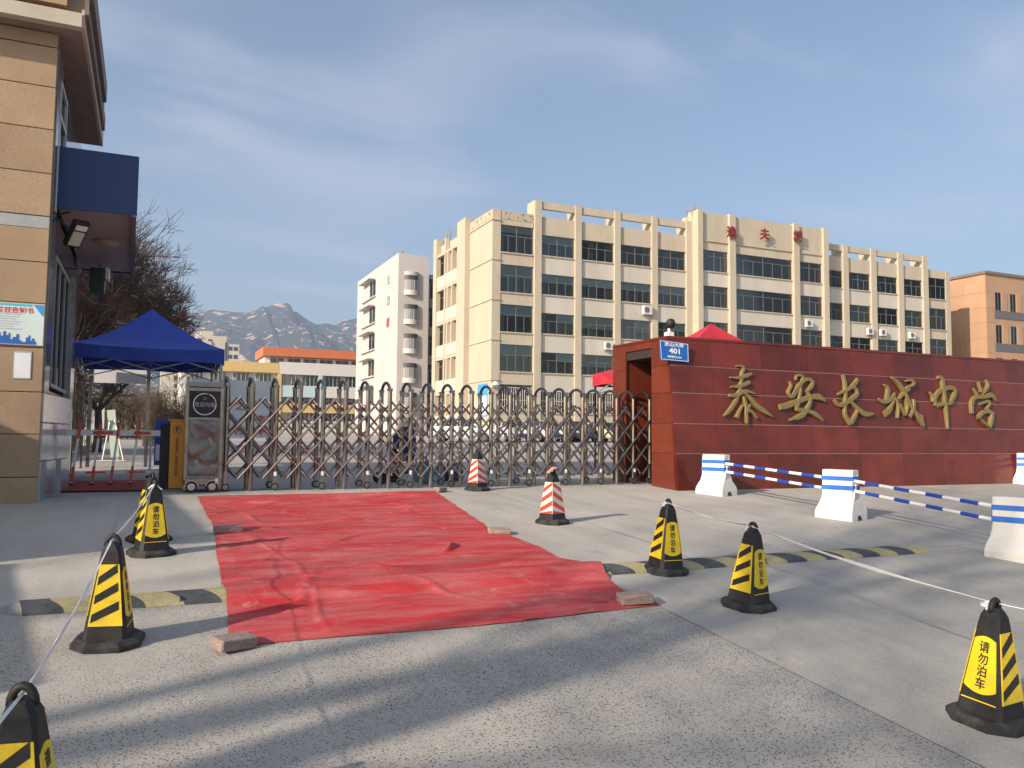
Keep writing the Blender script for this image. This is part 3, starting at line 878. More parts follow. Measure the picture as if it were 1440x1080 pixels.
TB = thing('apartment_tower', 'distant cream apartment tower in front of the mountain above the blue tent', 'building')
MB().box(4, 21.4, 330, 342, 2, 36.4).box(15.9, 26.8, 330.5, 343, 2, 38.6).box(27.0, 31.4, 329, 342, 2, 35.6).build('wall', 'tower_cream', TB)
for x0, y0, zt in ((16.4, 330.5, 37.2), (20.2, 330.5, 37.2), (27.4, 329, 34.6), (29.4, 329, 34.6), (12.4, 330, 35.2), (8.6, 330, 35.2)):
    for k in range(10):
        z = zt - k * 3.1
        MB().box(x0, x0 + 1.5, y0 - .06, y0 - .01, z - 1.5, z).build('window', 'dark_window', TB)
MB().box(26.3, 27.0, 328.7, 331, 2, 36.2).build('stair_strip', 'dark_window', TB)
MB().box(17.5, 22, 333, 339, 38.6, 40.6).build('roof_house', 'tower_cream', TB)

CH = thing('chimney', 'tall red and white ringed chimney rising behind the blue tent', 'chimney', (13.6, 420, 4))
for i in range(7):
    z0, z1 = i * 8, i * 8 + 8
    r0, r1 = 2.6 - i * .13, 2.6 - (i + 1) * .13
    MB().tube([(0, 0, z0), (0, 0, z1)], [r0, r1], 16).build('ring', 'chimney_white' if i % 2 else 'chimney_red', CH, smooth=False)

# ------------------------------------------------------------------ guard house
GH = thing('guard_house', 'granite clad gate house with deep eaves and a navy canopy over its side windows', 'building')
GX, GY = -1.3, 12.55
MB().box(-5.5, GX - 1.0, GY + .05, 18.0, -.2, 6.36).box(GX - 1.0, GX - .05, GY + .05, 12.98, -.2, 6.36).box(GX - 1.0, GX - .05, 15.72, 18, -.2, 6.36).box(GX - 1, GX - .05, 12.98, 15.72, -.2, 1.5).box(GX - 1, GX - .05, 12.98, 15.72, 3.5, 4.25).box(GX - 1, GX - .05, 13.95, 15.72, 4.25, 6.36).box(GX - 1, GX - .05, 12.98, 13.95, 5.95, 6.36).build('core_wall', 'soffit', GH)
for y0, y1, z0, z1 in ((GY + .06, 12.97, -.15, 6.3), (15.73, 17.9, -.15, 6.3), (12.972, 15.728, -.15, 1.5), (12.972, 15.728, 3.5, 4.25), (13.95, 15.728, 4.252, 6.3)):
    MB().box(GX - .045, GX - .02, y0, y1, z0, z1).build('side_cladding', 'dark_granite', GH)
zs = [-.3, .30, .87, 1.43, 2.02, 2.62, 3.18, 3.64]
xcols = [(-1.30, -2.22), (-2.228, -3.14), (-3.148, -4.06), (-4.068, -5.5)]
rows = list(zip(zs[:-1], zs[1:])) + [(3.81, 4.40), (4.40, 5.01), (5.01, 5.60), (5.60, 6.16), (6.165, 6.36)]
for z0, z1 in rows:
    for x1, x0 in xcols:
        MB().box(x0, x1, GY - .03 + rnd.uniform(-.002, .002), GY + .045, z0 + .005, z1 - .005).build('granite_slab', 'granite', GH, bevel=.004, seg=1)
MB().box(-5.5, GX - .004, GY - .02, GY + .04, 3.645, 3.805).build('stone_band', 'band_stone', GH)
MB().box(GX - .018, GX + .02, GY + .05, GY + .62, 1.4, 6.2).build('corner_pilaster', 'dim_marble', GH)
for z0, z1, y0, y1 in ((-.15, .50, 12.56, 13.55), (-.15, .50, 13.56, 14.6), (.51, 1.02, 12.56, 13.55), (.51, 1.02, 13.56, 14.6), (1.03, 1.42, 12.56, 14.6)):
    MB().hexa([(GX - .02, y0, z0), (GX + .02 + (y0 - 12.5) * .09, y0, z0), (GX + .02 + (y1 - 12.5) * .09, y1, z0), (GX - .02, y1, z0),
               (GX - .02, y0, z1), (GX + .02 + (y0 - 12.5) * .09, y0, z1), (GX + .02 + (y1 - 12.5) * .09, y1, z1), (GX - .02, y1, z1)]).build('marble_slab', 'grey_marble', GH, bevel=.006, seg=1)
window_unit(GH, 13.3, 15.7, 1.55, 3.45, GX + .03, 3, 1.0, None, 'grey_metal', axis='x', curtain=False, glass='window_glass', inw=-1)
window_unit(GH, 13.0, 13.9, 4.3, 5.9, GX + .03, 1, .7, None, 'white_frame', axis='x', curtain=False, glass='pale_glass', inw=-1)
MB().box(GX - .02, GX + .06, 16.05, 16.45, -.1, 3.62).build('end_pilaster', 'grey_marble', GH)
MB().box(GX - .018, GX + .03, 13.2, 16.0, 3.46, 3.95).build('lintel', 'dark_granite', GH)
q = MB().box(-5.6, -.99, 12.2, 17.2, 6.37, 6.44)
ev = q.build('eaves', 'soffit', GH)
MB().box(-5.6, -.992, 12.16, 12.3, 6.36, 6.55).build('front_beam', 'cream_plaster', ev)
MB().box(-1.0, -.955, 12.2, 17.2, 6.365, 6.62).build('fascia_board', 'cream_plaster', ev)
MB().box(-.953, -.90, 12.0, 16.6, 6.47, 6.72).build('fascia_board', 'fascia', ev)
MB().box(-.898, -.84, 11.8, 15.6, 6.64, 6.95).build('gutter', 'fascia', ev)
MB().box(-5.6, -.96, 12.5, 17.2, 6.55, 7.2).build('roof_slab', 'soffit', ev)
MB().box(-5.6, -1.2, 12.38, 12.5, 6.72, 7.1).build('roof_panel', 'granite', ev)
aw = MB().box(GX + .03, -.24, 13.0, 13.04, 4.07, 4.95).prism([(-.285, 13.04), (-.25, 13.04), (-.34, 17.9), (-.38, 17.9)], 'z', 4.07, 4.95).box(GX + .03, -.38, 17.86, 17.9, 4.07, 4.95).box(GX + .03, -.39, 13.04, 17.86, 4.89, 4.95)
aw = aw.build('canopy', 'navy_panel', GH)
MB().prism([(GX + .03, 13.042), (-.287, 13.042), (-.382, 17.858), (GX + .03, 17.858)], 'z', 4.10, 4.13).build('canopy_soffit', 'awning_soffit', aw)
MB().prism([(-.31, 12.98), (-.247, 12.98), (-.337, 17.9), (-.40, 17.9)], 'z', 4.04, 4.068).build('canopy_trim', 'fascia', aw)
q = MB().tube([(-.72, 15.1, 4.095), (-.72, 15.1, 4.07), (-.72, 15.1, 4.02)], [.2, .2, .12], 14)
q.build('ceiling_lamp', 'awning_soffit', aw, smooth=True)
MB().box(GX - .0, GX + .028, 12.96, 13.04, 4.0, 5.25).build('canopy_bracket', 'white_metal', aw)

FL = thing('flood_light', 'black flood light tilted under the navy canopy of the gate house', 'lamp', (-1.02, 13.15, 3.75))
q = MB(); ax = Vector((.32, -.62, -.72)).normalized(); sx = Vector((.86, .5, 0)).normalized(); sy = ax.cross(sx)
o = Vector((0, 0, 0))


def obox(mb, c, a, b_, d, ha, hb, hd):
    c, a, b_, d = Vector(c), Vector(a) * ha, Vector(b_) * hb, Vector(d) * hd
    return mb.hexa([c - a - b_ - d, c + a - b_ - d, c + a + b_ - d, c - a + b_ - d, c - a - b_ + d, c + a - b_ + d, c + a + b_ + d, c - a + b_ + d])


obox(MB(), (0, 0, 0), sx, sy, ax, .11, .215, .055).build('housing', 'black_plastic', FL, bevel=.012)
obox(MB(), ax * .06 - sy * .05, sx, sy, ax, .08, .12, .006).build('lens', 'lamp_lens', FL)
obox(MB(), ax * .06 + sy * .14, sx, sy, ax, .08, .04, .006).build('sensor', 'pole_white', FL)
MB().bar((-.28, .0, .22), (-.05, .02, .02), .03, .03).bar((-.28, .05, .26), (-.1, 0, .3), .02, .02).build('bracket', 'black_plastic', FL)
LX = thing('alarm_box', 'dark green box with a pale end hanging under the far end of the navy canopy', 'box', (-.85, 16.8, 3.72))
MB().box(-.2, .05, -.2, .2, -.25, .2).build('body', 'green_box', LX, bevel=.02)
MB().box(.052, .12, -.18, .16, 0, .22).build('end_cap', 'white_metal', LX, bevel=.01)
MB().bar((-.05, 0, .2), (-.05, 0, .31), .05, .05).build('bracket', 'grey_metal', LX)

# poster and blank notice on the granite
PO = thing('notice_poster', 'cyan notice poster with blue skyline fixed to the granite gate house front', 'poster', (0, 0, 0))
py = GY - .034
MB().box(-2.1, -1.31, py - .02, py, 2.05, 2.60).build('board', 'pale_cyan_print', PO)
e = .0215
def flat(poly, name, mm, parent, k=0):
    yy = py - e - .0012 * k
    MB().prism(poly, 'y', yy, yy + .001).build(name, mm, parent)
flat([(-1.44, 2.595), (-1.315, 2.595), (-1.315, 2.45), (-1.335, 2.45)], 'corner_print', 'mid_blue_print', PO)
flat([(-2.1, 2.595), (-1.45, 2.595), (-1.46, 2.565), (-2.1, 2.57)], 'top_print', 'cyan_print', PO, 1)
sk = [(-2.1, 2.06)]
x = -2.1
for w_, h_ in ((.06, .04), (.05, .07), (.05, .03), (.04, .06), (.03, .05), (.03, .11), (.04, .14), (.03, .10), (.03, .16), (.03, .11), (.02, .14), (.03, .06), (.04, .09), (.03, .13), (.03, .05), (.05, .03), (.03, .09), (.02, .12), (.02, .05), (.03, .08), (.02, .04)):
    sk += [(x, 2.06 + h_), (x + w_, 2.06 + h_)]; x += w_
sk += [(x, 2.06)]
flat(sk, 'skyline_print', 'deep_blue_print', PO, 2)
put_text('疫情防控告知书', .085, .001, (-1.73, py - e, 2.51), (1, 0, 0), (0, 0, 1), (0, -1, 0), 'red_print', PO, 'title', .002)
q = MB()
for i in range(7):
    z = 2.45 - i * .033
    x = -2.08
    while x < -1.56 - (i % 3) * .05:
        w_ = rnd.uniform(.012, .03)
        q.box(x, x + w_, py - e - .001, py - e, z, z + .011); x += w_ + .008
tag(q.build('small_print', 'grey_print', PO), kind='stuff')
flat([(-1.93, 2.10), (-1.845, 2.10), (-1.845, 2.18), (-1.93, 2.18)], 'sign_ground', 'white_print', PO, 3)
flat([(-1.93, 2.18), (-1.915, 2.18), (-1.845, 2.115), (-1.845, 2.10), (-1.86, 2.10), (-1.93, 2.165)], 'sign_bar', 'red_print', PO, 4)
NT = thing('notice_sheet', 'white framed notice sheet below the cyan poster on granite', 'notice', (0, 0, 0))
MB().box(-1.64, -1.435, py - .006, py, 1.60, 1.965).build('frame', 'grey_print', NT)
MB().box(-1.63, -1.443, py - .0075, py - .0062, 1.612, 1.945).build('sheet', 'white_print', NT)

# ------------------------------------------------------------------ red sign wall
SW = thing('sign_wall', 'long polished red stone school sign wall with a slot for the gate in its end', 'wall')
WX0, WX1 = 8.79, 19.25


def wy(z): return 12.39 + .0905 * z          # battered front


mb = MB()
mb.hexa([(WX0 + .03, wy(-.3) + .006, -.3), (WX1 - .03, wy(-.3) + .006, -.3), (WX1 - .03, 13.17, -.3), (WX0 + .03, 13.17, -.3),
         (WX0 + .03, wy(2.72) + .006, 2.72), (WX1 - .1, wy(2.72) + .006, 2.72), (WX1 - .1, 13.17, 2.72), (WX0 + .03, 13.17, 2.72)])
mb.build('front_core', 'wall_joint', SW)
MB().box(WX0 + .03, WX1 - .03, 14.13, 14.57, -.2, 2.72).build('rear_core', 'red_marble_sunlit', SW)
MB().box(WX0 + .03, WX1 - .03, 13.17, 14.13, 2.45, 2.70).build('roof_slab', 'slot_shade', SW)
MB().box(10.2, 10.3, 13.17, 14.13, -.1, 2.45).build('slot_shade_sheet', 'slot_shade', SW)  # added dark sheet standing in for the shade deep in the slot
wz = [-.22, .62, 1.17, 1.74, 2.25, 2.75]
edges = [8.79, 9.75, 10.95, 12.15, 13.35, 14.55, 15.75, 16.95, 18.15, 19.25]
for ri, (z0, z1) in enumerate(zip(wz, wz[1:])):
    for x0, x1 in zip(edges, edges[1:]):
        pr = .0 if ri else .02
        jx = .003; a = rnd.uniform(0, .003)
        xe = x1 - jx
        y0, y1 = wy(z0) - pr - a, wy(z1) - pr - a
        MB().hexa([(x0 + jx, y0, z0 + .009), (xe, y0, z0 + .009), (xe, y0 + .028, z0 + .009), (x0 + jx, y0 + .028, z0 + .009),
                   (x0 + jx, y1, z1 - .009), (xe, y1, z1 - .009), (xe, y1 + .028, z1 - .009), (x0 + jx, y1 + .028, z1 - .009)]).build('stone_panel', 'red_marble', SW)
    # end faces
    for ya, yb, f in ((None, 13.18, 0), (14.10, 14.6, 1)):
        A0 = wy(z0) + .03 if ya is None else ya; A1 = wy(z1) + .03 if ya is None else ya
        MB().hexa([(WX0, A0, z0 + .004), (WX0 + .028, A0, z0 + .004), (WX0 + .028, yb, z0 + .004), (WX0, yb, z0 + .004),
                   (WX0, A1, z1 - .004), (WX0 + .028, A1, z1 - .004), (WX0 + .028, yb, z1 - .004), (WX0, yb, z1 - .004)]).build('stone_panel', 'red_marble_sunlit', SW)
MB().box(WX0, WX0 + .028, 13.182, 14.098, 2.62, 2.746).build('stone_panel', 'red_marble_sunlit', SW)
MB().hexa([(WX0 - .01, wy(2.753), 2.752), (WX1, wy(2.753), 2.752), (WX1, 14.6, 2.752), (WX0 - .01, 14.6, 2.752), (WX0 - .01, wy(2.753), 2.80), (WX1, wy(2.753), 2.80), (WX1, 14.6, 2.80), (WX0 - .01, 14.6, 2.80)]).build('coping', 'red_marble', SW)

# bronze brush characters: strokes as raised ridges
BR = [('泰', [[(10.317, 2.293, 0.016), (10.424, 2.298, 0.037), (10.48, 2.252, 0.051), (10.436, 2.154, 0.053), (10.397, 1.98, 0.052), (10.333, 1.786, 0.06), (10.222, 1.593, 0.06), (10.043, 1.4, 0.055), (9.932, 1.329, 0.02)], [(10.144, 2.066, 0.02), (10.333, 2.064, 0.052), (10.504, 2.109, 0.069), (10.664, 2.154, 0.041)], [(10.148, 1.885, 0.02), (10.343, 1.901, 0.06), (10.601, 1.987, 0.061)], [(10.092, 1.722, 0.05), (10.233, 1.717, 0.06), (10.477, 1.81, 0.064), (10.713, 1.763, 0.02)], [(10.406, 1.808, 0.024), (10.563, 1.698, 0.056), (10.74, 1.53, 0.077), (10.901, 1.438, 0.081), (11.087, 1.332, 0.016)], [(10.421, 1.713, 0.04), (10.466, 1.542, 0.06), (10.461, 1.352, 0.056), (10.464, 1.191, 0.02)], [(10.383, 1.54, 0.024), (10.289, 1.406, 0.048), (10.22, 1.291, 0.063)], [(10.562, 1.554, 0.028), (10.493, 1.448, 0.056), (10.598, 1.412, 0.048), (10.707, 1.296, 0.028)]]), ('安', [[(11.773, 2.079, 0.017), (11.793, 2.153, 0.029), (11.897, 2.173, 0.046), (11.956, 2.115, 0.055), (11.847, 1.932, 0.059), (11.636, 1.728, 0.062)], [(11.604, 2.043, 0.017), (11.632, 1.945, 0.042), (11.552, 1.824, 0.054), (11.622, 1.718, 0.037)], [(11.625, 1.747, 0.037), (11.824, 1.961, 0.059), (12.044, 2.099, 0.059), (12.195, 2.054, 0.072), (12.144, 1.942, 0.063), (12.019, 1.858, 0.029)], [(11.302, 1.524, 0.086), (11.505, 1.558, 0.099), (11.819, 1.664, 0.087), (12.136, 1.742, 0.08), (12.345, 1.748, 0.105), (12.481, 1.672, 0.03)], [(11.871, 1.913, 0.046), (11.8, 1.673, 0.062), (11.726, 1.494, 0.074), (11.978, 1.47, 0.058), (12.227, 1.386, 0.079), (12.384, 1.266, 0.021)], [(12.021, 1.878, 0.038), (12.095, 1.721, 0.063), (12.009, 1.52, 0.071), (11.813, 1.359, 0.091), (11.527, 1.275, 0.016)]]), ('长', [[(13.039, 2.229, 0.048), (13.079, 2.059, 0.071), (13.054, 1.744, 0.066), (13.005, 1.43, 0.066), (13.129, 1.223, 0.084)], [(13.44, 2.154, 0.058), (13.25, 1.984, 0.071), (12.843, 1.818, 0.028)], [(12.741, 1.699, 0.037), (12.906, 1.597, 0.075), (13.285, 1.773, 0.076), (13.417, 1.867, 0.057)], [(13.112, 1.736, 0.038), (13.321, 1.571, 0.071), (13.546, 1.432, 0.095), (13.781, 1.445, 0.033)], [(13.13, 1.232, 0.075), (13.29, 1.413, 0.052), (13.369, 1.572, 0.019)], [(13.254, 2.02, 0.038), (13.365, 1.933, 0.057), (13.384, 1.843, 0.048)]]), ('城', [[(14.174, 2.068, 0.021), (14.283, 1.984, 0.08), (14.243, 1.806, 0.09), (14.209, 1.679, 0.069)], [(13.98, 1.761, 0.026), (14.109, 1.702, 0.079), (14.323, 1.758, 0.074), (14.461, 1.888, 0.037)], [(14.109, 1.439, 0.094), (14.258, 1.53, 0.084), (14.469, 1.812, 0.027)], [(14.483, 1.787, 0.037), (14.525, 1.586, 0.053), (14.471, 1.364, 0.021)], [(14.549, 1.764, 0.04), (14.785, 1.949, 0.075), (14.902, 2.024, 0.087)], [(14.555, 1.675, 0.037), (14.641, 1.538, 0.053), (14.713, 1.426, 0.037)], [(14.76, 1.77, 0.032), (14.793, 1.618, 0.054), (14.715, 1.439, 0.043)], [(14.42, 2.229, 0.032), (14.611, 2.096, 0.07), (14.76, 1.897, 0.07), (14.899, 1.62, 0.07), (15.083, 1.408, 0.08), (15.215, 1.206, 0.032)], [(15.217, 1.219, 0.032), (15.167, 1.447, 0.032)], [(14.992, 1.776, 0.049), (14.956, 1.571, 0.064), (14.815, 1.395, 0.059)], [(14.833, 2.168, 0.022), (14.978, 2.186, 0.054), (15.039, 2.116, 0.065), (14.922, 2.043, 0.022)]]), ('中', [[(15.529, 1.946, 0.022), (15.6, 1.857, 0.049), (15.583, 1.74, 0.022)], [(15.682, 1.665, 0.06), (15.668, 1.82, 0.071), (15.858, 1.983, 0.083), (16.17, 2.066, 0.084), (16.34, 1.992, 0.084), (16.148, 1.729, 0.066)], [(15.699, 1.66, 0.066), (15.889, 1.696, 0.066), (16.173, 1.716, 0.044)], [(15.821, 2.283, 0.05), (15.954, 2.249, 0.089), (15.966, 1.96, 0.083), (15.982, 1.568, 0.071), (15.964, 1.157, 0.022)]]), ('学', [[(16.937, 2.07, 0.028), (17.05, 1.926, 0.062)], [(17.118, 2.224, 0.023), (17.193, 2.011, 0.063)], [(17.386, 2.288, 0.023), (17.429, 2.14, 0.069), (17.212, 1.957, 0.046)], [(16.8, 1.511, 0.067), (16.824, 1.732, 0.079), (16.942, 1.864, 0.068), (17.26, 1.891, 0.074), (17.507, 1.939, 0.092), (17.638, 1.815, 0.029)], [(17.076, 1.725, 0.034), (17.362, 1.792, 0.057), (17.401, 1.739, 0.057), (17.273, 1.609, 0.034)], [(16.966, 1.416, 0.062), (17.204, 1.554, 0.068), (17.496, 1.52, 0.04)], [(17.292, 1.61, 0.04), (17.438, 1.532, 0.068), (17.411, 1.37, 0.085), (17.309, 1.189, 0.045)], [(17.324, 1.208, 0.039), (17.162, 1.299, 0.039), (17.058, 1.378, 0.02)]])]
for ci, (cname, strokes) in enumerate(BR):
    xs_ = [p[0] for s in strokes for p in s]; cx = sum(xs_) / len(xs_)
    q = MB()
    for si, s in enumerate(strokes):
        pts = [(x, z, w) for x, z, w in s]
        # smooth the path
        fine = []
        for i in range(len(pts) - 1):
            p0 = pts[max(0, i - 1)]; p1 = pts[i]; p2 = pts[i + 1]; p3 = pts[min(len(pts) - 1, i + 2)]
            for t in (0, .25, .5, .75):
                fine.append(tuple(.5 * ((2 * b_) + (-a + c) * t + (2 * a - 5 * b_ + 4 * c - d) * t * t + (-a + 3 * b_ - 3 * c + d) * t ** 3) for a, b_, c, d in zip(p0, p1, p2, p3)))
        fine.append(pts[-1])
        rs = []; dep = .06 + .0025 * si
        for i, (x, z, w) in enumerate(fine):
            a = fine[max(0, i - 1)]; b_ = fine[min(len(fine) - 1, i + 1)]
            d = Vector((b_[0] - a[0], b_[1] - a[1]))
            d = d.normalized() if d.length > 1e-6 else Vector((1, 0))
            nx_, nz_ = -d.y, d.x
            w = max(w * 1.25, .028) / 2
            ring = []
            for o_, h_ in ((-1, .0), (-1, .8), (-.72, 1), (.72, 1), (1, .8), (1, 0)):
                zz = z + nz_ * w * o_; xx = x + nx_ * w * o_
                ring.append((xx, wy(zz) - .001 - dep * h_, zz))
            rs.append(ring)
        q.rings(rs)
    tag(q.build('bronze_character', 'bronze'), ['leftmost bronze brush character on the red sign wall, with long spreading feet', 'second bronze brush character from the left, with a long level stroke', 'third bronze brush character from the left, with a tall upright and slanting foot', 'fourth bronze brush character from the left, of two dense halves', 'bronze brush character second from the right, a box pierced by a long upright', 'rightmost bronze brush character, narrow with three dots on top'][ci], 'sign letter', 'bronze characters on the sign wall')

AD = thing('address_plate', 'blue street number plate 401 at the top corner of the red sign wall', 'sign')
ay = wy(2.5) - .09
MB().hexa([(8.57, ay + .02, 2.33), (9.18, ay - .0, 2.31), (9.18, ay + .015, 2.31), (8.57, ay + .035, 2.33), (8.545, ay + .02, 2.70), (9.17, ay, 2.655), (9.17, ay + .015, 2.655), (8.545, ay + .035, 2.70)]).build('plate', 'blue_sign', AD)
ex = Vector((1, -.033, -.055)).normalized(); ezz = Vector((-.033, -1, 0)).normalized(); eyy = Vector((-.05, 0, 1)).normalized()
for s_, sz, zz, bd in (('灵山大街', .082, 2.618, .001), ('401', .135, 2.505, .003), ('邮政编码:271000', .042, 2.395, .0005)):
    put_text(s_, sz, .002, (8.865 - (zz - 2.5) * .05, ay + .0075, zz), ex, eyy, ezz, 'white_print', AD, 'lettering', bd, 1.3 if sz > .06 else 1)
q = MB()
for p0, p1 in (((8.585, 2.345), (9.165, 2.325)), ((8.56, 2.685), (9.157, 2.643)), ((8.585, 2.345), (8.56, 2.685)), ((9.165, 2.325), (9.157, 2.643))):
    f0 = lambda p: (p[0], ay + .02 - (p[0] - 8.57) * .0328 - .002, p[1])
    q.bar(f0(p0), f0(p1), .004, .008, (0, 1, 0) if False else (0, 0, 1))
q.build('border', 'white_print', AD)
MB().bar((8.9, ay + .02, 2.55), (8.9, wy(2.55), 2.55), .2, .05).build('bracket', 'grey_metal', AD)

CM = thing('surveillance_camera', 'white post with a black camera dome on top of the red sign wall', 'camera', (9.7, 13.9, 2.8))
MB().tube([(0, 0, 0), (0, 0, .34)], .03, 8).build('post', 'pole_white', CM)
MB().box(-.09, .06, -.1, .05, .1, .26).build('control_box', 'pole_white', CM, bevel=.01)
MB().tube([(.02, -.03, .34), (.02, -.03, .38), (.02, -.03, .46), (.02, -.03, .52), (.02, -.03, .54)], [.05, .09, .095, .07, .02], 12).build('dome', 'black_plastic', CM, smooth=True)

# ------------------------------------------------------------------ folding gate
GT = thing('folding_gate', 'brown steel retractable lattice gate closed across the school entrance', 'gate')
NF, FX, FS, FY, RY = 22, 1.15, .375, 13.6, 14.15


def arch_mesh(wheel):
    q = MB(); zb = .12 if wheel else .01
    for y in (0, RY - FY):
        oct_ = [(.035 * math.cos(math.pi / 8 + k * math.pi / 4) * 1.08, y + .035 * math.sin(math.pi / 8 + k * math.pi / 4) * 1.08) for k in range(8)]
        q.prism(oct_, 'z', zb, 1.66)
        q.box(-.039, .039, y - .039, y + .039, 1.655, 1.70)
    pts = []
    for i in range(11):
        a = math.pi * i / 10
        pts.append((0, (RY - FY) / 2 - math.cos(a) * (RY - FY) / 2, 1.62 + .19 * math.sin(a)))
    q.tube(pts, .027, 6)
    return q


meshes = {}
for w_ in (0, 1):
    o = arch_mesh(w_).build('gate_frame', 'brown_steel', GT)
    meshes[w_] = o.data
    bpy.data.objects.remove(o)
# long crossing bars
p = FS
b1 = MB().bar((-1.0 * p * 1.47, 0, .20), (p * 1.47, 0, 1.49), .012, .034, (0, 1, 0))
b1 = MB()
b1.tube([(-1.53 * p, 0, .187), (1.53 * p, 0, 1.493)], .0195, 8)
ob = b1.build('lattice_bar', 'brown_steel'); bar_up = ob.data; bpy.data.objects.remove(ob)
wq = MB()
wq.tube([(0, -.028, 0), (0, .028, 0)], .062, 16)
ob = wq.build('wheel', 'black_rubber'); wheel_me = ob.data; bpy.data.objects.remove(ob)
hq = MB().tube([(0, -.032, 0), (0, .032, 0)], .04, 12)
for i in range(5):
    a = 2 * math.pi * i / 5
    hq.bar((0, -.034, 0), (.036 * math.cos(a), -.034, .036 * math.sin(a)), .008, .012, (0, 1, 0))
ob = hq.build('hub', 'hub_steel'); hub_me = ob.data; bpy.data.objects.remove(ob)
bq = MB()
arcp = [(.075 * math.cos(math.pi * i / 8), .075 * math.sin(math.pi * i / 8)) for i in range(9)]
bq.prism([(x, z) for x, z in arcp] + [(x * .85, z * .85) for x, z in arcp[::-1]], 'y', -.036, .036)
bq.box(-.03, .03, -.04, -.034, .06, .24)
ob = bq.build('mudguard', 'hub_steel'); guard_me = ob.data; bpy.data.objects.remove(ob)
tagq = MB().box(-.022, .022, -.042, -.0405, .17, .235)
ob = tagq.build('inspection_tag', 'white_print'); tag_me = ob.data; bpy.data.objects.remove(ob)
for i in range(NF):
    x = FX + FS * i
    wh = i % 2 == 0 or i == NF - 1
    fr_ = link('gate_frame', meshes[1 if wh else 0], GT, (x, FY, 0))
    if wh:
        for y in (0, RY - FY):
            w1 = link('wheel', wheel_me, GT, (x, FY + y, .066)); link('hub', hub_me, w1); link('mudguard', guard_me, w1)
            if y == 0 and i and i % 4 in (0, 2): link('inspection_tag', tag_me, w1)
sxz = Vector((1, 1, 1))
for y0, sg in ((FY, 1), (RY, -1)):
    for i in range(-1, NF + 1):
        xm = FX + FS * i
        for up_ in (1, -1):
            lo_, hi_ = xm - 1.53 * p, xm + 1.53 * p
            if lo_ < FX - .1 * FS or hi_ > FX + FS * (NF - 1) + .1 * FS:
                # clip the bar at the end frame
                q = MB(); X0, X1 = max(lo_, FX), min(hi_, FX + FS * (NF - 1))
                if X1 - X0 < .1: continue
                f = lambda X: (.84 + (X - xm) / (1.53 * p) * .653 * up_)
                q.tube([(X0, 0, f(X0)), (X1, 0, f(X1))], .0195, 8)
                link('lattice_bar', q.build('t', 'brown_steel').data, GT, (0, y0 - .044 * sg * up_, 0))
                bpy.data.objects.remove(bpy.data.objects['t'])
                continue
            o = link('lattice_bar', bar_up, GT, (xm, y0 - .044 * sg * up_, 0))
            if up_ < 0: o.scale = (-1, 1, 1)
# rivets at the crossings, all in one piece
q = MB()
for i in range(NF - 1):
    for z in (.627, 1.053):
        q.tube([(FX + FS * (i + .5), FY - .058, z), (FX + FS * (i + .5), FY + .058, z)], .014, 6)
    q.tube([(FX + FS * (i + .5), FY - .058, 1.478), (FX + FS * (i + .5), FY + .058, 1.478)], .018, 6)
    q.tube([(FX + FS * (i + .5), FY - .058, .202), (FX + FS * (i + .5), FY + .058, .202)], .018, 6)
tag(q.build('lattice_pin', 'stainless', GT), kind='stuff')

# drive head at the gate's leading end
DH = thing('gate_drive_unit', 'steel gate drive cabinet with round display and embossed panel on small wheels', 'gate motor', (.80, 13.52, 0))
MB().box(-.23, .25, .03, .50, .20, 1.62).build('cabinet', 'stainless', DH, bevel=.01)
MB().box(-.26, .28, -.02, .54, 1.62, 1.70).build('cap', 'grey_metal', DH, bevel=.015)
for x in (-.245, .262):
    MB().box(x - .025, x + .025, -.01, .04, .03, 1.74).build('corner_post', 'brown_steel', DH, bevel=.006)
MB().box(-.215, .232, .0, .028, 1.15, 1.56).build('display', 'black_plastic', DH)
q = MB(); rp = [(.008 + .165 * math.cos(2 * math.pi * i / 32), 1.355 + .165 * math.sin(2 * math.pi * i / 32)) for i in range(33)]
for i in range(32):
    a, b_ = rp[i], rp[i + 1]
    q.bar((a[0], -.002, a[1]), (b_[0], -.002, b_[1]), .012, .003, (0, 1, 0))
q.build('display_ring', 'white_print', DH)
put_text('欢迎光临', .078, .002, (.008, -.001, 1.35), (1, 0, 0), (0, 0, 1), (0, -1, 0), 'grey_print', DH, 'display_text')
put_text('口', .05, .002, (.008, -.001, 1.44), (1, 0, 0), (0, 0, 1), (0, -1, 0), 'grey_print', DH, 'display_text')
q = MB(); q.bar((.03, -.003, 1.518), (.07, -.003, 1.508), .012, .003, (0, 1, 0)).bar((.165, -.003, 1.36), (.172, -.003, 1.40), .012, .003, (0, 1, 0)).build('display_mark', 'red_print', DH)
# embossed panel: relief of swirls
q = MB(); nx, nz = 30, 56
for j in range(nz + 1):
    for i in range(nx + 1):
        x = -.21 + .435 * i / nx; z = .24 + .88 * j / nz
        h = math.sin(9 * x * 2.2 + 3.2 * math.sin(z * 6.5) + 2.5 * mnoise.noise(Vector((x * 6, z * 5, 1)))) * .5 + math.sin(14 * z + 5 * x + 3 * mnoise.noise(Vector((x * 4, z * 4, 7)))) * .5
        e_ = min(1, min(i, nx - i) / 3, min(j, nz - j) / 3)
        q.v.append((x, .022 - .022 * h * e_ - .01 * e_, z))
for j in range(nz):
    for i in range(nx): a = j * (nx + 1) + i; q.f.append([a, a + 1, a + nx + 2, a + nx + 1]); q.m.append(0)
q.build('embossed_panel', 'relief_steel', DH, smooth=True)
MB().box(-.27, .29, -.03, .54, .09, .22).build('trolley', 'stainless', DH, bevel=.03)
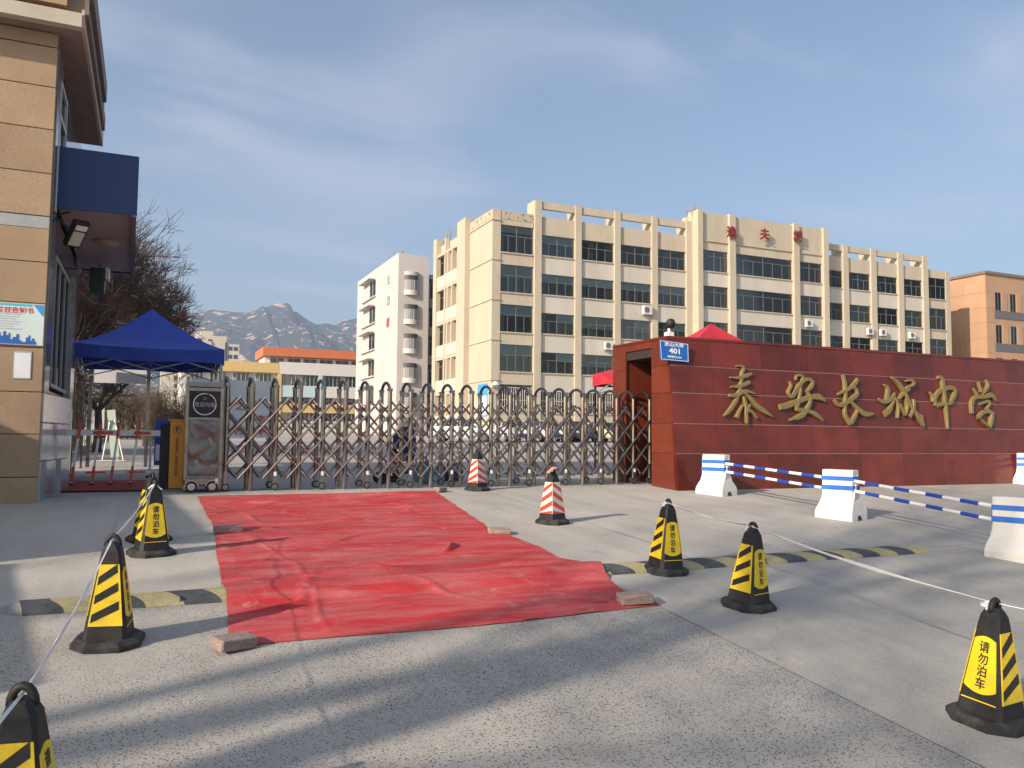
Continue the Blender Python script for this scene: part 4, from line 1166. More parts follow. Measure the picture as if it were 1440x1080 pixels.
for x in (-.15, .15):
    for y in (.0, .5):
        w1 = MB().tube([(x, y - .03, .085), (x, y + .03, .085)], .085, 18).build('wheel', 'black_rubber', DH)
        MB().tube([(x, y - .035, .085), (x, y + .035, .085)], .055, 14).build('hub', 'bright_steel', w1)
        q = MB(); ar = [(x + .10 * math.cos(math.pi * i / 8), .085 + .10 * math.sin(math.pi * i / 8)) for i in range(9)]
        q.prism(ar + [(x + .088 * math.cos(math.pi * i / 8), .085 + .088 * math.sin(math.pi * i / 8)) for i in range(8, -1, -1)], 'y', y - .04, y + .04).build('mudguard', 'bright_steel', w1)
MB().box(.19, .235, -.036, -.031, .13, .21).build('label_plate', 'white_print', DH)

# ------------------------------------------------------------------ parking barrier
PB = thing('parking_barrier', 'orange parking barrier post with a lowered red and white boom gate', 'barrier', (0, 0, 0))
MB().box(.34, .56, 14.2, 14.42, .02, 1.10).build('cabinet', 'orange_box', PB, bevel=.012)
MB().box(.20, .338, 14.24, 14.42, .0, 1.06).build('rear_cabinet', 'black_plastic', PB, bevel=.01)
MB().box(.31, .57, 14.19, 14.43, 1.10, 1.125).build('cap', 'orange_box', PB)
q = MB(); cc = (.45, .96)
for i in range(20):
    a, b_ = 2 * math.pi * i / 20, 2 * math.pi * (i + 1) / 20
    q.bar((cc[0] + .06 * math.cos(a), 14.198, cc[1] + .06 * math.sin(a)), (cc[0] + .06 * math.cos(b_), 14.198, cc[1] + .06 * math.sin(b_)), .008, .003, (0, 1, 0))
q.build('emblem_ring', 'black_sheet', PB)
put_text('P', .10, .002, (.45, 14.199, .96), (1, 0, 0), (0, 0, 1), (0, -1, 0), 'black_sheet', PB, 'emblem_letter', .004)
put_text('INTELLIGENT PARKING', .062, .002, (.45, 14.199, .53), (0, 0, 1), (-1, 0, 0), (0, -1, 0), 'black_sheet', PB, 'lettering', .001, .95)
bm_ = MB().box(-1.25, .2, 14.26, 14.30, .855, .945).build('boom', 'white_metal', PB)
for a, b_ in ((-.76, -.48), (-.18, .06)):
    MB().box(a, b_, 14.255, 14.305, .875, .925).build('red_mark', 'red_sheet', bm_)
lw = MB().box(-1.25, .2, 14.265, 14.295, .265, .305).build('lower_rail', 'white_metal', PB)
for a, b_ in ((-.84, -.56), (-.26, .0)):
    MB().box(a, b_, 14.26, 14.3, .272, .298).build('red_mark', 'red_sheet', lw)
for x in (-.98, -.70, -.44, -.16):
    h = MB().bar((x + .045, 14.23, 1.05), (x - .05, 14.23, .12), .035, .04, (0, 1, 0)).build('hanging_bar', 'white_metal', PB)
    for t0, t1 in ((.0, .26), (.72, .98)):
        P = lambda t: (x + .045 - .095 * t, 14.23, 1.05 - .93 * t)
        MB().bar(P(t0), P(t1), .039, .044, (0, 1, 0)).build('red_mark', 'red_sheet', h)
    MB().bar((x - .05, 14.23, .125), (x - .055, 14.23, .09), .06, .05, (0, 1, 0)).build('foot', 'black_rubber', h)
DP = thing('bollard_post', 'thin dark grey post at the foot of the grey marble plinth', 'post', (-1.12, 13.2, 0))
MB().box(-.03, .03, -.03, .03, 0, .52).build('post', 'grey_metal', DP, bevel=.005)
MB().box(-.06, .06, -.06, .06, -.02, .02).build('foot_plate', 'grey_metal', DP)

rm = MB()
vs_ = [13.85 + .2 * i for i in range(13)]
for v in vs_:
    for i in range(9): rm.v.append((-1.18 + 1.22 * i / 8 + rnd.uniform(-.01, .01), v, gz(v) + .022 + rnd.uniform(0, .006)))
for i in range(12):
    for j in range(8): rm.f.append([i * 9 + j, i * 9 + j + 1, i * 9 + j + 10, i * 9 + j + 9]); rm.m.append(0)
tag(rm.build('floor_mat', 'red_mat'), 'red mat lying on the ground under the boom gate', 'mat')


# ------------------------------------------------------------------ tents
def tent(x0, x1, y0, y1, zb, zv, ze, zp, mname, label, group=None):
    cx, cy = (x0 + x1) / 2, (y0 + y1) / 2
    t = thing('pop_up_tent', label, 'tent', (cx, cy, gz(cy)), 0, group)
    dz = gz(cy)
    hx, hy = (x1 - x0) / 2, (y1 - y0) / 2
    rs = []
    K = 24
    for k in range(9):
        s = k / 8
        ring = []
        for side in range(4):
            for i in range(6):
                u = -1 + 2 * i / 6
                px, py_ = [(u, -1), (1, u), (-u, 1), (-1, -u)][side]
                sag = (1 - abs(u)) * .0
                f = 1 - s
                z = ze + (zp - ze) * (s ** 1.7 * .55 + s * .45) - .05 * math.sin(math.pi * s) * (1 - abs(u)) + (-.05 * (1 - u * u) * (1 - s))
                ring.append((px * hx * f, py_ * hy * f, z - dz))
        rs.append(ring)
    q = MB(); q.rings(rs[:-1], 0, False, False)
    o = len(q.v); q.v.append((0, 0, zp - dz))
    base = o - K
    for j in range(K): q.f.append([base + j, base + (j + 1) % K, o]); q.m.append(0)
    # valance
    val = []
    for zz in (0, 1):
        ring = []
        for j, (x, y, z) in enumerate(rs[0]):
            w = .012 * math.sin(j * 2.1)
            ring.append((x * (1 + w * zz), y * (1 + w * zz), z if zz == 0 else zv - dz + .02 * math.sin(j * 1.7)))
        val.append(ring)
    q.rings(val, 0, False, False)
    q.build('canopy', mname, t, smooth=False)
    for sx_ in (-1, 1):
        for sy_ in (-1, 1):
            X, Y = sx_ * (hx - .05), sy_ * (hy - .05)
            zg = gz(cy + Y) - dz
            q = MB().box(X - .022, X + .022, Y - .022, Y + .022, zg, ze - dz - .08).box(X - .05, X + .05, Y - .05, Y + .05, zg, zg + .012)
            q.build('leg', 'stainless', t)
    q = MB()
    for (ax0, ay0), (ax1, ay1) in (((-1, -1), (1, -1)), ((-1, 1), (1, 1)), ((-1, -1), (-1, 1)), ((1, -1), (1, 1))):
        A = Vector((ax0 * (hx - .05), ay0 * (hy - .05), ze - dz - .1)); B = Vector((ax1 * (hx - .05), ay1 * (hy - .05), ze - dz - .1))
        d = Vector((0, 0, -.38)); mid = (A + B) / 2
        for a, b_ in ((A, mid + d), (A + d, mid), (mid, B + d), (mid + d, B)): q.bar(a, b_, .02, .025)
    q.bar((0, 0, ze - dz - .3), (0, 0, zp - dz - .04), .04, .04)
    for (a, b_) in ((-1, 0), (1, 0), (0, -1), (0, 1)):
        q.bar((a * (hx - .05), b_ * (hy - .05), ze - dz - .14), (0, 0, zp - dz - .25), .02, .025)
    q.build('truss', 'grey_metal', t)
    return t


tent(-1.38, 1.43, 18.0, 20.9, 0, 2.36, 2.66, 3.62, 'blue_tent', 'blue pop-up tent over the pedestrian entrance beside the gate house')
tent(10.3, 15.4, 15.1, 18.1, 0, 2.2, 2.5, 3.78, 'red_tent', 'red pop-up tent rising behind the red sign wall')

# ------------------------------------------------------------------ posts, board, easel and signs behind the barrier
SF = thing('board_frame', 'grey blank board held high between two brown posts under the blue tent', 'sign', (0, 21.2, gz(21.2)))
for x in (-1.22, -.0): MB().box(x - .04, x + .04, -.04, .04, 0, 2.5).build('post', 'brown_steel', SF)
MB().box(-1.17, -.05, -.03, .03, 1.95, 2.42).build('board', 'sheet_white', SF)
MB().tube([(-.6, -.06, 1.75), (-.6, .0, 1.80), (-.6, .02, 1.95)], [.05, .05, .015], 8).build('camera_eye', 'black_plastic', SF)
EA = thing('leaning_board', 'pale leaning board on a folding stand on the path beyond the boom', 'sign stand', (-.78, 24, gz(24)))
MB().bar((-.1, 0, 1.35), (.05, -.25, .12), .20, .03, (0, -1, .2)).build('board', 'greenish_band', EA)
MB().bar((-.1, .02, 1.35), (.1, .35, 0), .03, .03).bar((-.25, -.25, .02), (-.1, -.1, 1.1), .025, .025).bar((.25, -.25, .02), (.0, -.1, 1.1), .025, .025).bar((-.5, -.25, .03), (.3, -.25, .03), .025, .025).build('stand', 'white_metal', EA)
BS = thing('sign_board', 'blue and white sign board standing behind the orange barrier post', 'sign', (.22, 15.6, gz(15.6)))
MB().box(-.09, .28, -.02, .02, .32, 1.12).build('board', 'pole_blue', BS)
MB().box(-.07, .26, -.028, -.021, .40, .68).build('print', 'white_print', BS)
MB().bar((.1, .0, 0), (.1, 0, .32), .04, .04).build('post', 'white_metal', BS)
WP = thing('white_stake', 'thin white stake on the path between boom gate and sign board', 'post', (.08, 17.2, gz(17.2)))
MB().tube([(0, 0, 0), (0, 0, .72)], .022, 8).build('stake', 'white_metal', WP)
MB().box(-.07, .07, -.07, .07, 0, .04).build('foot', 'black_rubber', WP)
GP = thing('pipe_post', 'grey ribbed pipe post with a pale collar left of the gate drive cabinet', 'post', (.63, 14.75, 0))
MB().tube([(0, 0, 0), (0, 0, 1.35)], .06, 12).build('sleeve', 'grey_metal', GP)
MB().tube([(0, 0, 1.35), (0, 0, 1.385)], .066, 12).build('collar', 'white_metal', GP)
MB().tube([(0, 0, 1.385), (0, 0, 1.85)], .035, 10).build('post', 'bright_steel', GP)

BD = thing('bill_board', 'white propaganda board with scattered red characters behind the lattice gate', 'billboard', (2.3, 34, gz(34)))
MB().box(-.9, 2.25, 0, .08, .45, 2.72).build('panel', 'sheet_white', BD)
for s_, x, z in (('天', .42, 2.35), ('生', .40, 1.75), ('之', 1.05, 1.72), ('勤', 1.55, 1.72), ('奋', 1.85, 1.2), ('读', 1.0, .72), ('书', 1.5, .72), ('程', 1.95, .72)):
    put_text(s_, .36, .01, (x, -.002, z), (1, 0, 0), (0, 0, 1), (0, -1, 0), 'pale_red_print', BD, 'character', .01)
for x in (-.8, .65, 2.15): MB().box(x - .05, x + .05, .081, .18, -.1, 2.75).build('post', 'grey_metal', BD)


# ------------------------------------------------------------------ trees and shrubs (bare)
def branch(q, p, d, L, r, depth, rg, n=4, gnarl=.35, kidsn=(2, 4), ratio=.72, minr=.004, upbias=.12, store=None):
    segs = 3
    pts = [p]; rad = [r]; dd = d.copy()
    for i in range(segs):
        dd = (dd + Vector((rg.gauss(0, gnarl * .35), rg.gauss(0, gnarl * .35), rg.gauss(0, gnarl * .25) + upbias * .4))).normalized()
        pts.append(pts[-1] + dd * L / segs); rad.append(r * (1 - .38 * (i + 1) / segs))
    q.tube(pts, rad, n if r > .02 else 3, 0, False)
    if depth == 0: return
    nb = rg.randint(*kidsn)
    for k in range(nb):
        t = rg.uniform(.35, 1.0) if k else 1.0
        idx = min(segs, max(1, int(round(t * segs))))
        base = pts[idx]
        ax_ = dd.orthogonal().normalized()
        ax_.rotate(Matrix.Rotation(rg.uniform(0, 6.283), 3, dd))
        ang = rg.uniform(.35, .85) if k else rg.uniform(.1, .4)
        nd = (dd * math.cos(ang) + ax_ * math.sin(ang)).normalized()
        branch(q, base, nd, L * rg.uniform(ratio - .12, ratio + .12), max(minr, rad[idx] * rg.uniform(.55, .75)), depth - 1, rg, n, gnarl, kidsn, ratio, minr, upbias)


def bare_tree(x, y, h, seed, label, depth=6, spread=1.0, group=None, lean=(0, 0), minr=.006, trunk_h=.22, kidsn=(2, 4), name='bare_tree', start=4):
    rg = random.Random(seed)
    t = thing(name, label, 'tree', (x, y, gz(y)), 0, group)
    tr_ = MB(); th = h * trunk_h
    top = Vector((lean[0] * th, lean[1] * th, th))
    tr_.tube([(0, 0, -.1), (top.x * .5 + .03, top.y * .5, th * .5), top], [h * .024, h * .019, h * .016], 8)
    tr_.build('trunk', 'bark', t, smooth=True)
    c = MB()
    for k in range(start):
        a = 6.283 * (k + rg.random() * .6) / start
        tilt = rg.uniform(.25, .75) * spread
        d = Vector((math.cos(a) * math.sin(tilt), math.sin(a) * math.sin(tilt), math.cos(tilt)))
        branch(c, top * rg.uniform(.8, 1.0), d, h * .27, h * .0105, depth - 1, rg, 5, .4, kidsn, .74, minr)
    c.build('crown', 'twig', t)
    return t


# behind the blue tent
bare_tree(-2.6, 26.5, 7.0, 11, 'bare brown tree just left of the blue tent top, largest of its row', 7, 1.0, 'bare trees behind the gate house', minr=.008, kidsn=(3, 5))
bare_tree(-1.5, 30.5, 6.5, 12, 'bare tree with twigs reaching out right above the blue tent peak', 7, 1.15, 'bare trees behind the gate house', minr=.009, kidsn=(3, 5))
bare_tree(-4.6, 31, 8.0, 13, 'tall bare tree standing behind the navy canopy', 7, .95, 'bare trees behind the gate house', minr=.009, kidsn=(3, 5))
bare_tree(-2.6, 42, 6.4, 14, 'bare tree behind the grey board frame, farther back on the path edge', 6, 1.0, 'bare trees behind the gate house', minr=.010)
bare_tree(1.6, 52, 4.6, 15, 'small bare tree seen under the right edge of the blue tent', 5, 1.1, 'bare trees behind the gate house', minr=.010)


def shrub(x, y, w, d, h, n_, seed, mname, label, name='shrub', cat='shrub', group=None, leaf=None):
    rg = random.Random(seed)
    t = thing(name, label, cat, (x, y, gz(y)), 0, group)
    q = MB()
    for i in range(n_):
        bx_, by_ = rg.uniform(-w / 2, w / 2), rg.uniform(-d / 2, d / 2)
        hh = h * rg.uniform(.55, 1.0)
        p0 = Vector((bx_, by_, 0)); p1 = p0 + Vector((rg.gauss(0, .15), rg.gauss(0, .15), hh * .5)); p2 = p1 + Vector((rg.gauss(0, .22), rg.gauss(0, .22), hh * .5))
        q.tube([p0, p1, p2], [.012, .009, .005], 3, 0, False)
        for k in range(5):
            s0 = p1.lerp(p2, rg.random()); q.tube([s0, s0 + Vector((rg.gauss(0, .2), rg.gauss(0, .2), rg.uniform(.05, .3)))], [.006, .004], 3, 0, False)
    q.build('stems', mname, t)
    if leaf:
        q = MB()
        for i in range(leaf[0]):
            c = Vector((rg.uniform(-w / 2, w / 2), rg.uniform(-d / 2, d / 2), h * rg.uniform(.15, 1.02)))
            a = Vector((rg.gauss(0, 1), rg.gauss(0, 1), rg.gauss(0, 1))).normalized() * leaf[1]; b_ = a.orthogonal().normalized() * leaf[1] * .6
            q.add([c - a, c - b_, c + a, c + b_], [(0, 1, 2, 3)])
        q.build('foliage', leaf[2], t)
    return t


shrub(-2.7, 30, 1.3, 5.5, 2.5, 420, 3, 'shrub_twig', 'brown leafless shrub beside the path under the blue tent', group='leafless shrubs along the path')
shrub(.95, 38, 2.2, 2.0, 2.4, 380, 4, 'shrub_twig', 'brown leafless shrub behind the orange barrier post', group='leafless shrubs along the path')
shrub(-.9, 54, 3.4, 1.6, 3.2, 700, 5, 'shrub_twig', 'brown leafless shrub at the far end of the path', group='leafless shrubs along the path')
shrub(-4.2, 24.5, 2.6, 2, 2.0, 300, 6, 'shrub_twig', 'brown leafless shrub next to the gate house end', group='leafless shrubs along the path')
shrub(-1.5, 50, 2.6, .8, .55, 60, 8, 'shrub_twig', 'low clipped yellow green hedge at the end of the path', 'hedge', 'hedge', None, (2600, .05, 'hedge_leaf'))
SP = thing('pale_trunk', 'pale grey green concrete post among the shrubs past the boom gate', 'post', (-1.5, 56, gz(56)))
MB().tube([(0, 0, 0), (.06, 0, 2.7)], [.19, .15], 10).build('shaft', 'greenish_band', SP)

PF = thing('picket_fence', 'light vertical bar fence running along the planted strip left of the path', 'fence', (-2.3, 0, 0))
for v in range(23, 60, 1):
    MB().box(-.02, .02, v - .02, v + .02, gz(v), gz(v) + 1.9).build('picket', 'pale_blind', PF)
for zz in (.25, 1.75):
    q = MB()
    for v in range(23, 59, 4): q.bar((0, v, gz(v) + zz), (0, v + 4, gz(v + 4) + zz), .03, .04)
    q.build('rail', 'pale_blind', PF)

# trees along the street outside the frame: they throw the dappled shade on the forecourt
bare_tree(-8.5, .55, 11.5, 31, 'tall bare street tree left of the forecourt whose trunk shades the near pavement', 7, .85, 'bare street trees', minr=.006, trunk_h=.47, start=3)
bare_tree(-13, -.2, 12.5, 32, 'bare street tree standing second in the row left of the forecourt', 6, .85, 'bare street trees', minr=.007, trunk_h=.5, start=3)
bare_tree(-16, 3.4, 11, 33, 'bare street tree far left, throwing shade before the gate', 5, 1.0, 'bare street trees', minr=.012, trunk_h=.25)
bare_tree(-10.5, -3.4, 9.5, 34, 'bare street tree left of the camera, throwing shade on the right pavement', 7, .95, 'bare street trees', minr=.006, trunk_h=.34, start=3)
PW = thing('shade_wall', 'unseen wall added left of the gate house to shade the forecourt', 'wall', (0, 0, 0))  # added out of view, sized for the shade it throws on the left
MB().box(-7.6, -4.3, 7.3, 12.45, -.6, 2.1).box(-7.6, -4.3, 4.0, 7.28, -1.0, 1.2).build('wall', 'cream_plaster', PW)
MB().box(-7.7, -4.2, 7.2, 12.5, 2.1, 2.2).box(-7.7, -4.2, 3.9, 7.18, 1.2, 1.3).build('coping', 'band_stone', PW)


# ------------------------------------------------------------------ parked cars
def car(paint, label, x, y, rz):
    t = thing('parked_car', label, 'car', (x, y, gz(y)), rz, 'cars parked along the far side of the road')
    # length along y, nose towards -y
    secs = [(-2.2, .36, .62, .72), (-2.12, .26, .74, .82), (-1.7, .22, .86, .87), (-1.0, .22, .95, .89), (0, .22, .97, .9), (1.2, .22, .98, .89), (1.9, .24, .99, .86), (2.15, .3, .92, .8), (2.2, .4, .8, .74)]
    rs = []
    for yy, zb, zt, hw in secs:
        rs.append([(-hw * .9, yy, zb), (-hw, yy, zb + .15), (-hw, yy, zt - .14), (-hw * .88, yy, zt), (hw * .88, yy, zt), (hw, yy, zt - .14), (hw, yy, zb + .15), (hw * .9, yy, zb)])
    MB().rings(rs).build('body', paint, t, smooth=False)
    g0 = [(-1.0, .94, .76), (-.25, 1.40, .62), (1.15, 1.42, .60), (1.95, .98, .70)]
    rs = []
    for yy, z, hw in ((-1.05, .93, .78), (-.3, 1.40, .60), (.4, 1.46, .61), (1.2, 1.41, .59), (1.98, .97, .74)):
        rs.append([(-.80, yy, .9), (-hw, yy, z), (hw, yy, z), (.80, yy, .9)])
    MB().rings(rs).build('cabin_glass', 'car_glass', t)
    MB().rings([[(-hw, yy, z), (-hw * .9, yy, z + .03), (hw * .9, yy, z + .03), (hw, yy, z)] for yy, z, hw in ((-.34, 1.40, .61), (.4, 1.462, .62), (1.24, 1.41, .60))]).build('roof', paint, t)
    for sx_ in (-1, 1):
        MB().bar((sx_ * .80, -1.0, .93), (sx_ * .605, -.3, 1.41), .05, .05).bar((sx_ * .80, .35, .93), (sx_ * .62, .35, 1.45), .05, .07).bar((sx_ * .78, 1.9, .97), (sx_ * .6, 1.2, 1.41), .05, .08).build('pillar', paint, t)
        MB().box(sx_ * .72 - .16, sx_ * .72 + .16, -2.17, -2.02, .62, .76).build('headlight', 'car_lamp', t, bevel=.02)
        MB().box(sx_ * .97 - .08, sx_ * .97 + .08, -.75, -.62, .95, 1.08).build('mirror', paint, t, bevel=.03)
        for yy in (-1.35, 1.4):
            w1 = MB().tube([(sx_ * .70, yy, .31), (sx_ * .905, yy, .31)], .31, 16).build('wheel', 'black_rubber', t)
            MB().tube([(sx_ * .72, yy, .31), (sx_ * .915, yy, .31)], .2, 10).build('rim', 'bright_steel', w1)
    MB().box(-.55, .55, -2.23, -2.15, .3, .52).build('grille', 'black_plastic', t)
    MB().box(-.22, .22, -2.25, -2.232, .42, .55).build('number_plate', 'plate_blue', t)
    return t


for pt, lb, x, y, rz in (('car_white', 'white car parked at an angle behind the red and white cone, leftmost of its row', 18.7, 49.5, 62), ('car_white', 'white car with dark bonnet shade parked second in the row', 22.6, 50.5, -8),
                         ('car_white', 'white car parked mid row behind the gate, nearer the dark blue car', 25.4, 51.2, -5), ('car_navy', 'dark blue car parked between white and cream cars', 28.0, 51.6, -4),
                         ('car_cream', 'cream car parked right of the dark blue car', 30.6, 52, -3), ('car_white', 'white car parked between the cream car and the last car', 33.2, 52.4, -3),
                         ('car_white', 'white car parked nearest the red sign wall end', 36.0, 52.8, -2), ('car_white', 'white car parked beyond the path under the blue tent', 1.4, 57, 60)):
    car(pt, lb, x, y, R(rz))

# ------------------------------------------------------------------ clutter just behind the gate
HT = thing('hand_trolley', 'black folded hand trolley lying behind the lattice gate', 'trolley', (4.28, 14.75, gz(14.75)))
MB().bar((-.3, 0, .12), (.35, .1, .22), .04, .04).bar((-.3, .25, .12), (.35, .3, .22), .04, .04).bar((.35, .1, .22), (.35, .3, .22), .04, .04).bar((-.1, 0, .15), (-.1, .27, .15), .03, .03).build('frame', 'black_plastic', HT)
for y in (-.04, .3): MB().tube([(-.3, y - .025, .1), (-.3, y + .025, .1)], .1, 14).build('wheel', 'black_rubber', HT)
BK = thing('crate', 'dark blue storage crate with pale rim standing behind the gate', 'crate', (5.02, 15.2, gz(15.2)))
q = MB(); q.box(-.27, .27, -.18, .18, 0, .03); q.box(-.27, -.25, -.18, .18, .03, .32); q.box(.25, .27, -.18, .18, .03, .32); q.box(-.25, .25, -.18, -.16, .03, .32); q.box(-.25, .25, .16, .18, .03, .32)
q.build('tub', 'blue_plastic', BK)
MB().box(-.29, .29, -.2, -.181, .28, .34).box(-.29, .29, .181, .2, .28, .34).build('rim', 'paper', BK)
BG = thing('bag', 'purple bag slumped on the ground beside the blue crate', 'bag', (5.5, 15.2, gz(15.2)))
q = MB(); q.rings([[(.24 * s * math.cos(a * .6283), .17 * s * math.sin(a * .6283), z + .02 * math.sin(a * 2)) for a in range(10)] for s, z in ((.85, 0), (1.05, .1), (.95, .22), (.6, .3), (.25, .34))])
q.build('sack', 'purple_cloth', BG, smooth=True)
MB().tube([(-.1, 0, .32), (-.06, 0, .42), (.06, 0, .42), (.1, 0, .32)], .012, 6).build('handle', 'purple_cloth', BG)
BT = thing('water_bottle', 'clear blue water bottle standing upright behind the gate', 'bottle', (4.72, 14.5, gz(14.5)))
MB().tube([(0, 0, 0), (0, 0, .05), (0, 0, .34), (0, 0, .46), (0, 0, .5)], [.09, .1, .09, .04, .035], 12).build('bottle', 'blue_plastic', BT, smooth=True)
MB().tube([(0, 0, .5), (0, 0, .54)], .04, 10).build('cap', 'paper', BT)
CR = thing('coat', 'dark blue jacket hung on a chair behind the gate', 'jacket', (4.95, 16.6, gz(16.6)))
q = MB(); q.rings([[(.24 * s * math.cos(a * .6283), .12 * s * math.sin(a * .6283), z + .03 * math.sin(a * 3)) for a in range(10)] for s, z in ((.8, .35), (1.0, .5), (1.0, .8), (.8, .95), (.3, 1.02))])
q.build('jacket', 'navy_cloth', CR, smooth=True)
q = MB()
for x in (-.2, .2):
    for y in (-.16, .16): q.bar((x, y, 0), (x, y, .45), .03, .03)
q.box(-.22, .22, -.18, .18, .45, .49); q.bar((-.2, .16, .45), (-.2, .16, .9), .03, .03).bar((.2, .16, .45), (.2, .16, .9), .03, .03)
q.build('chair', 'brown_steel', CR)


# ------------------------------------------------------------------ traffic cones
def cone_body(t, hb, ht, z0, z1, cut=.22):
    """Square pyramid with cut corners on an octagonal foot."""
    def ring(h, z, c=cut): k = h * c; return [(h, -h + k, z), (h, h - k, z), (h - k, h, z), (-h + k, h, z), (-h, h - k, z), (-h, -h + k, z), (-h + k, -h, z), (h - k, -h, z)]
    hw = lambda z: hb + (ht - hb) * (z - z0) / (z1 - z0)
    rs = [ring(hb + .012, z0 - .012), ring(hb, z0)] + [ring(hw(z), z) for z in (z0 + .12, z0 + .3, z1 - .1)] + [ring(hw(z1 - .05), z1 - .05, .3), ring(hw(z1 - .02) * .86, z1 - .02, .45), ring(ht * .62, z1, .55)]
    MB().rings(rs).build('body', 'black_plastic', t)
    k = .205
    fr = [ring(k, 0, .5), ring(k, .03, .5), ring(k - .03, .055, .5), ring(hb + .014, .06, .3)]
    MB().rings(fr).build('foot', 'black_rubber', t)
    return hw


def face_frame(rot, hw, z0, z1):
    """maps (s, z) on a leaning face: s along the face, z height, e outwards"""
    c, s_ = math.cos(rot), math.sin(rot)
    sl = (hw(z0) - hw(z1)) / (z1 - z0)
    nrm = Vector((1, 0, sl)).normalized()

    def P(a, z, e):
        q = Vector((hw(z), a, z)) + nrm * e
        return Vector((q.x * c - q.y * s_, q.x * s_ + q.y * c, q.z))
    return P


def patch(P, poly, e0, e1, sub=1):
    q = MB()
    q.rings([[P(a, z, e0) for a, z in poly], [P(a, z, e1) for a, z in poly]])
    return q


def handle(t, z):
    pts = [(-.04 * math.cos(math.pi * i / 8), 0, z - .025 + .068 * math.sin(math.pi * i / 8)) for i in range(9)]
    MB().tube(pts, [.016] * 9, 8).build('handle', 'black_plastic', t, smooth=True)


def warning_cone(label, group):
    t = thing('traffic_cone', label, 'traffic cone', (0, 0, 0), 0, group)
    hw = cone_body(t, .135, .05, .06, .655)
    za, zb = .16, .525
    for k in range(4):
        P = face_frame(k * math.pi / 2, hw, .06, .655)
        W = lambda z: hw(z) * .80
        if k % 2 == 0:          # lettered face
            poly = [(-W(za + .03), za + .045)]
            for i in range(1, 8): u = -1 + 2 * i / 8; z = za + .045 - .03 * (1 - u * u); poly.append((W(z) * u, z))
            poly += [(W(za + .045), za + .045), (W(zb - .05), zb - .05)]
            for i in range(7, 0, -1): u = -1 + 2 * i / 8; z = zb - .05 + .02 * (1 - u * u); poly.append((W(z) * u, z))
            poly += [(-W(zb - .05), zb - .05)]
            pn = patch(P, poly, -.002, .003).build('text_panel', 'yellow_sheet', t)
            for i, s_ in enumerate('请勿泊车'):
                z = .437 - i * .068
                ex_ = (P(.01, z, 0) - P(0, z, 0)).normalized(); ey_ = (P(0, z + .01, 0) - P(0, z, 0)).normalized(); ez_ = ex_.cross(ey_)
                put_text(s_, .066, .0015, P(0, z, .0032), ex_, ey_, ez_, 'black_sheet', pn, 'lettering', .0012, .92)
            patch(P, [(-W(.125), .132), (W(.125), .132), (W(.14), .138), (-W(.14), .138)], .0, .003).build('edge_strip', 'yellow_sheet', t)
        else:
            pn = patch(P, [(-W(za) * 1.05, za - .015), (W(za) * 1.05, za - .015), (W(zb) * 1.05, zb), (-W(zb) * 1.05, zb)], -.002, .003).build('stripe_panel', 'yellow_sheet', t)
            for i in range(3):
                zc = .20 + i * .115
                poly = [(-W(zc - .0) * .96, zc - .035), (W(zc + .05) * .86, zc + .045), (W(zc + .1) * .86, zc + .098), (-W(zc + .04) * .96, zc + .018)]
                patch(P, poly, .0032, .0046).build('stripe', 'black_sheet', pn)
    handle(t, .655)
    return t


G1 = 'black and yellow no parking cones'
camdir = lambda x, y: math.atan2(-y, -x)
cones = [(4.48, 3.27, -31, 'yellow black cone nearest the right picture edge with its lettered side turned left', 0), (4.65, 5.54, 54, 'yellow black cone in the middle of the right hand tape line', 0),
         (4.64, 6.73, 34, 'yellow black cone farthest along the right hand tape line by the speed bump', 0), (-.36, 3.43, 74, 'yellow black cone cut by the lower left picture corner', 0),
         (-.18, 5.99, 79, 'yellow black cone with striped side forward beside the left speed bump', 0), (.08, 8.6, 14, 'yellow black cone with lettered side forward beside the carpet edge', 0),
         (.06, 9.35, 20, 'yellow black cone hidden behind another one beside the carpet edge', 0)]
c0 = None
for x, y, off, lb, _ in cones:
    if c0 is None: c0 = warning_cone(lb, G1); c = c0
    else: c = copy_tree(c0); tag(c, lb)
    c.location = (x, y, gz(y) + .012)
    sl = math.atan(.085 if y < 8 else .05)
    c.rotation_euler = (Matrix.Rotation(sl + rnd.uniform(-.02, .01), 3, 'X') @ Matrix.Rotation(rnd.uniform(-.018, .018), 3, 'Y') @ Matrix.Rotation(camdir(x, y) + R(off), 3, 'Z')).to_euler()


def chevron_cone(label, group):
    t = thing('traffic_cone', label, 'traffic cone', (0, 0, 0), 0, group)
    hw = cone_body(t, .125, .05, .06, .655, .05)
    za, zb = .13, .525
    for k in range(4):
        P = face_frame(k * math.pi / 2, hw, .06, .655)
        W = lambda z: hw(z) * .985
        pn = patch(P, [(-W(za), za), (W(za), za), (W(zb), zb), (-W(zb), zb)], -.002, .003).build('sleeve_panel', 'white_sheet', t)
        d = -1 if k % 2 == 0 else 1
        for i in range(4):
            z0 = .06 + i * .125
            def zc(u, z): return z + .05 * u * d
            lo = [zc(-1, z0), zc(1, z0)]; hi = [zc(-1, z0 + .06), zc(1, z0 + .06)]
            cl = lambda z: min(zb - .001, max(za + .001, z))
            poly = [(-W(cl(lo[0])) * .99, cl(lo[0])), (W(cl(lo[1])) * .99, cl(lo[1])), (W(cl(hi[1])) * .99, cl(hi[1])), (-W(cl(hi[0])) * .99, cl(hi[0]))]
            if max(p[1] for p in poly) - min(p[1] for p in poly) < .02: continue
            patch(P, poly, .0032, .0046).build('chevron', 'red_sheet', pn)
        # corner strips
        c_, s_ = math.cos(k * math.pi / 2), math.sin(k * math.pi / 2)
    handle(t, .655)
    return t


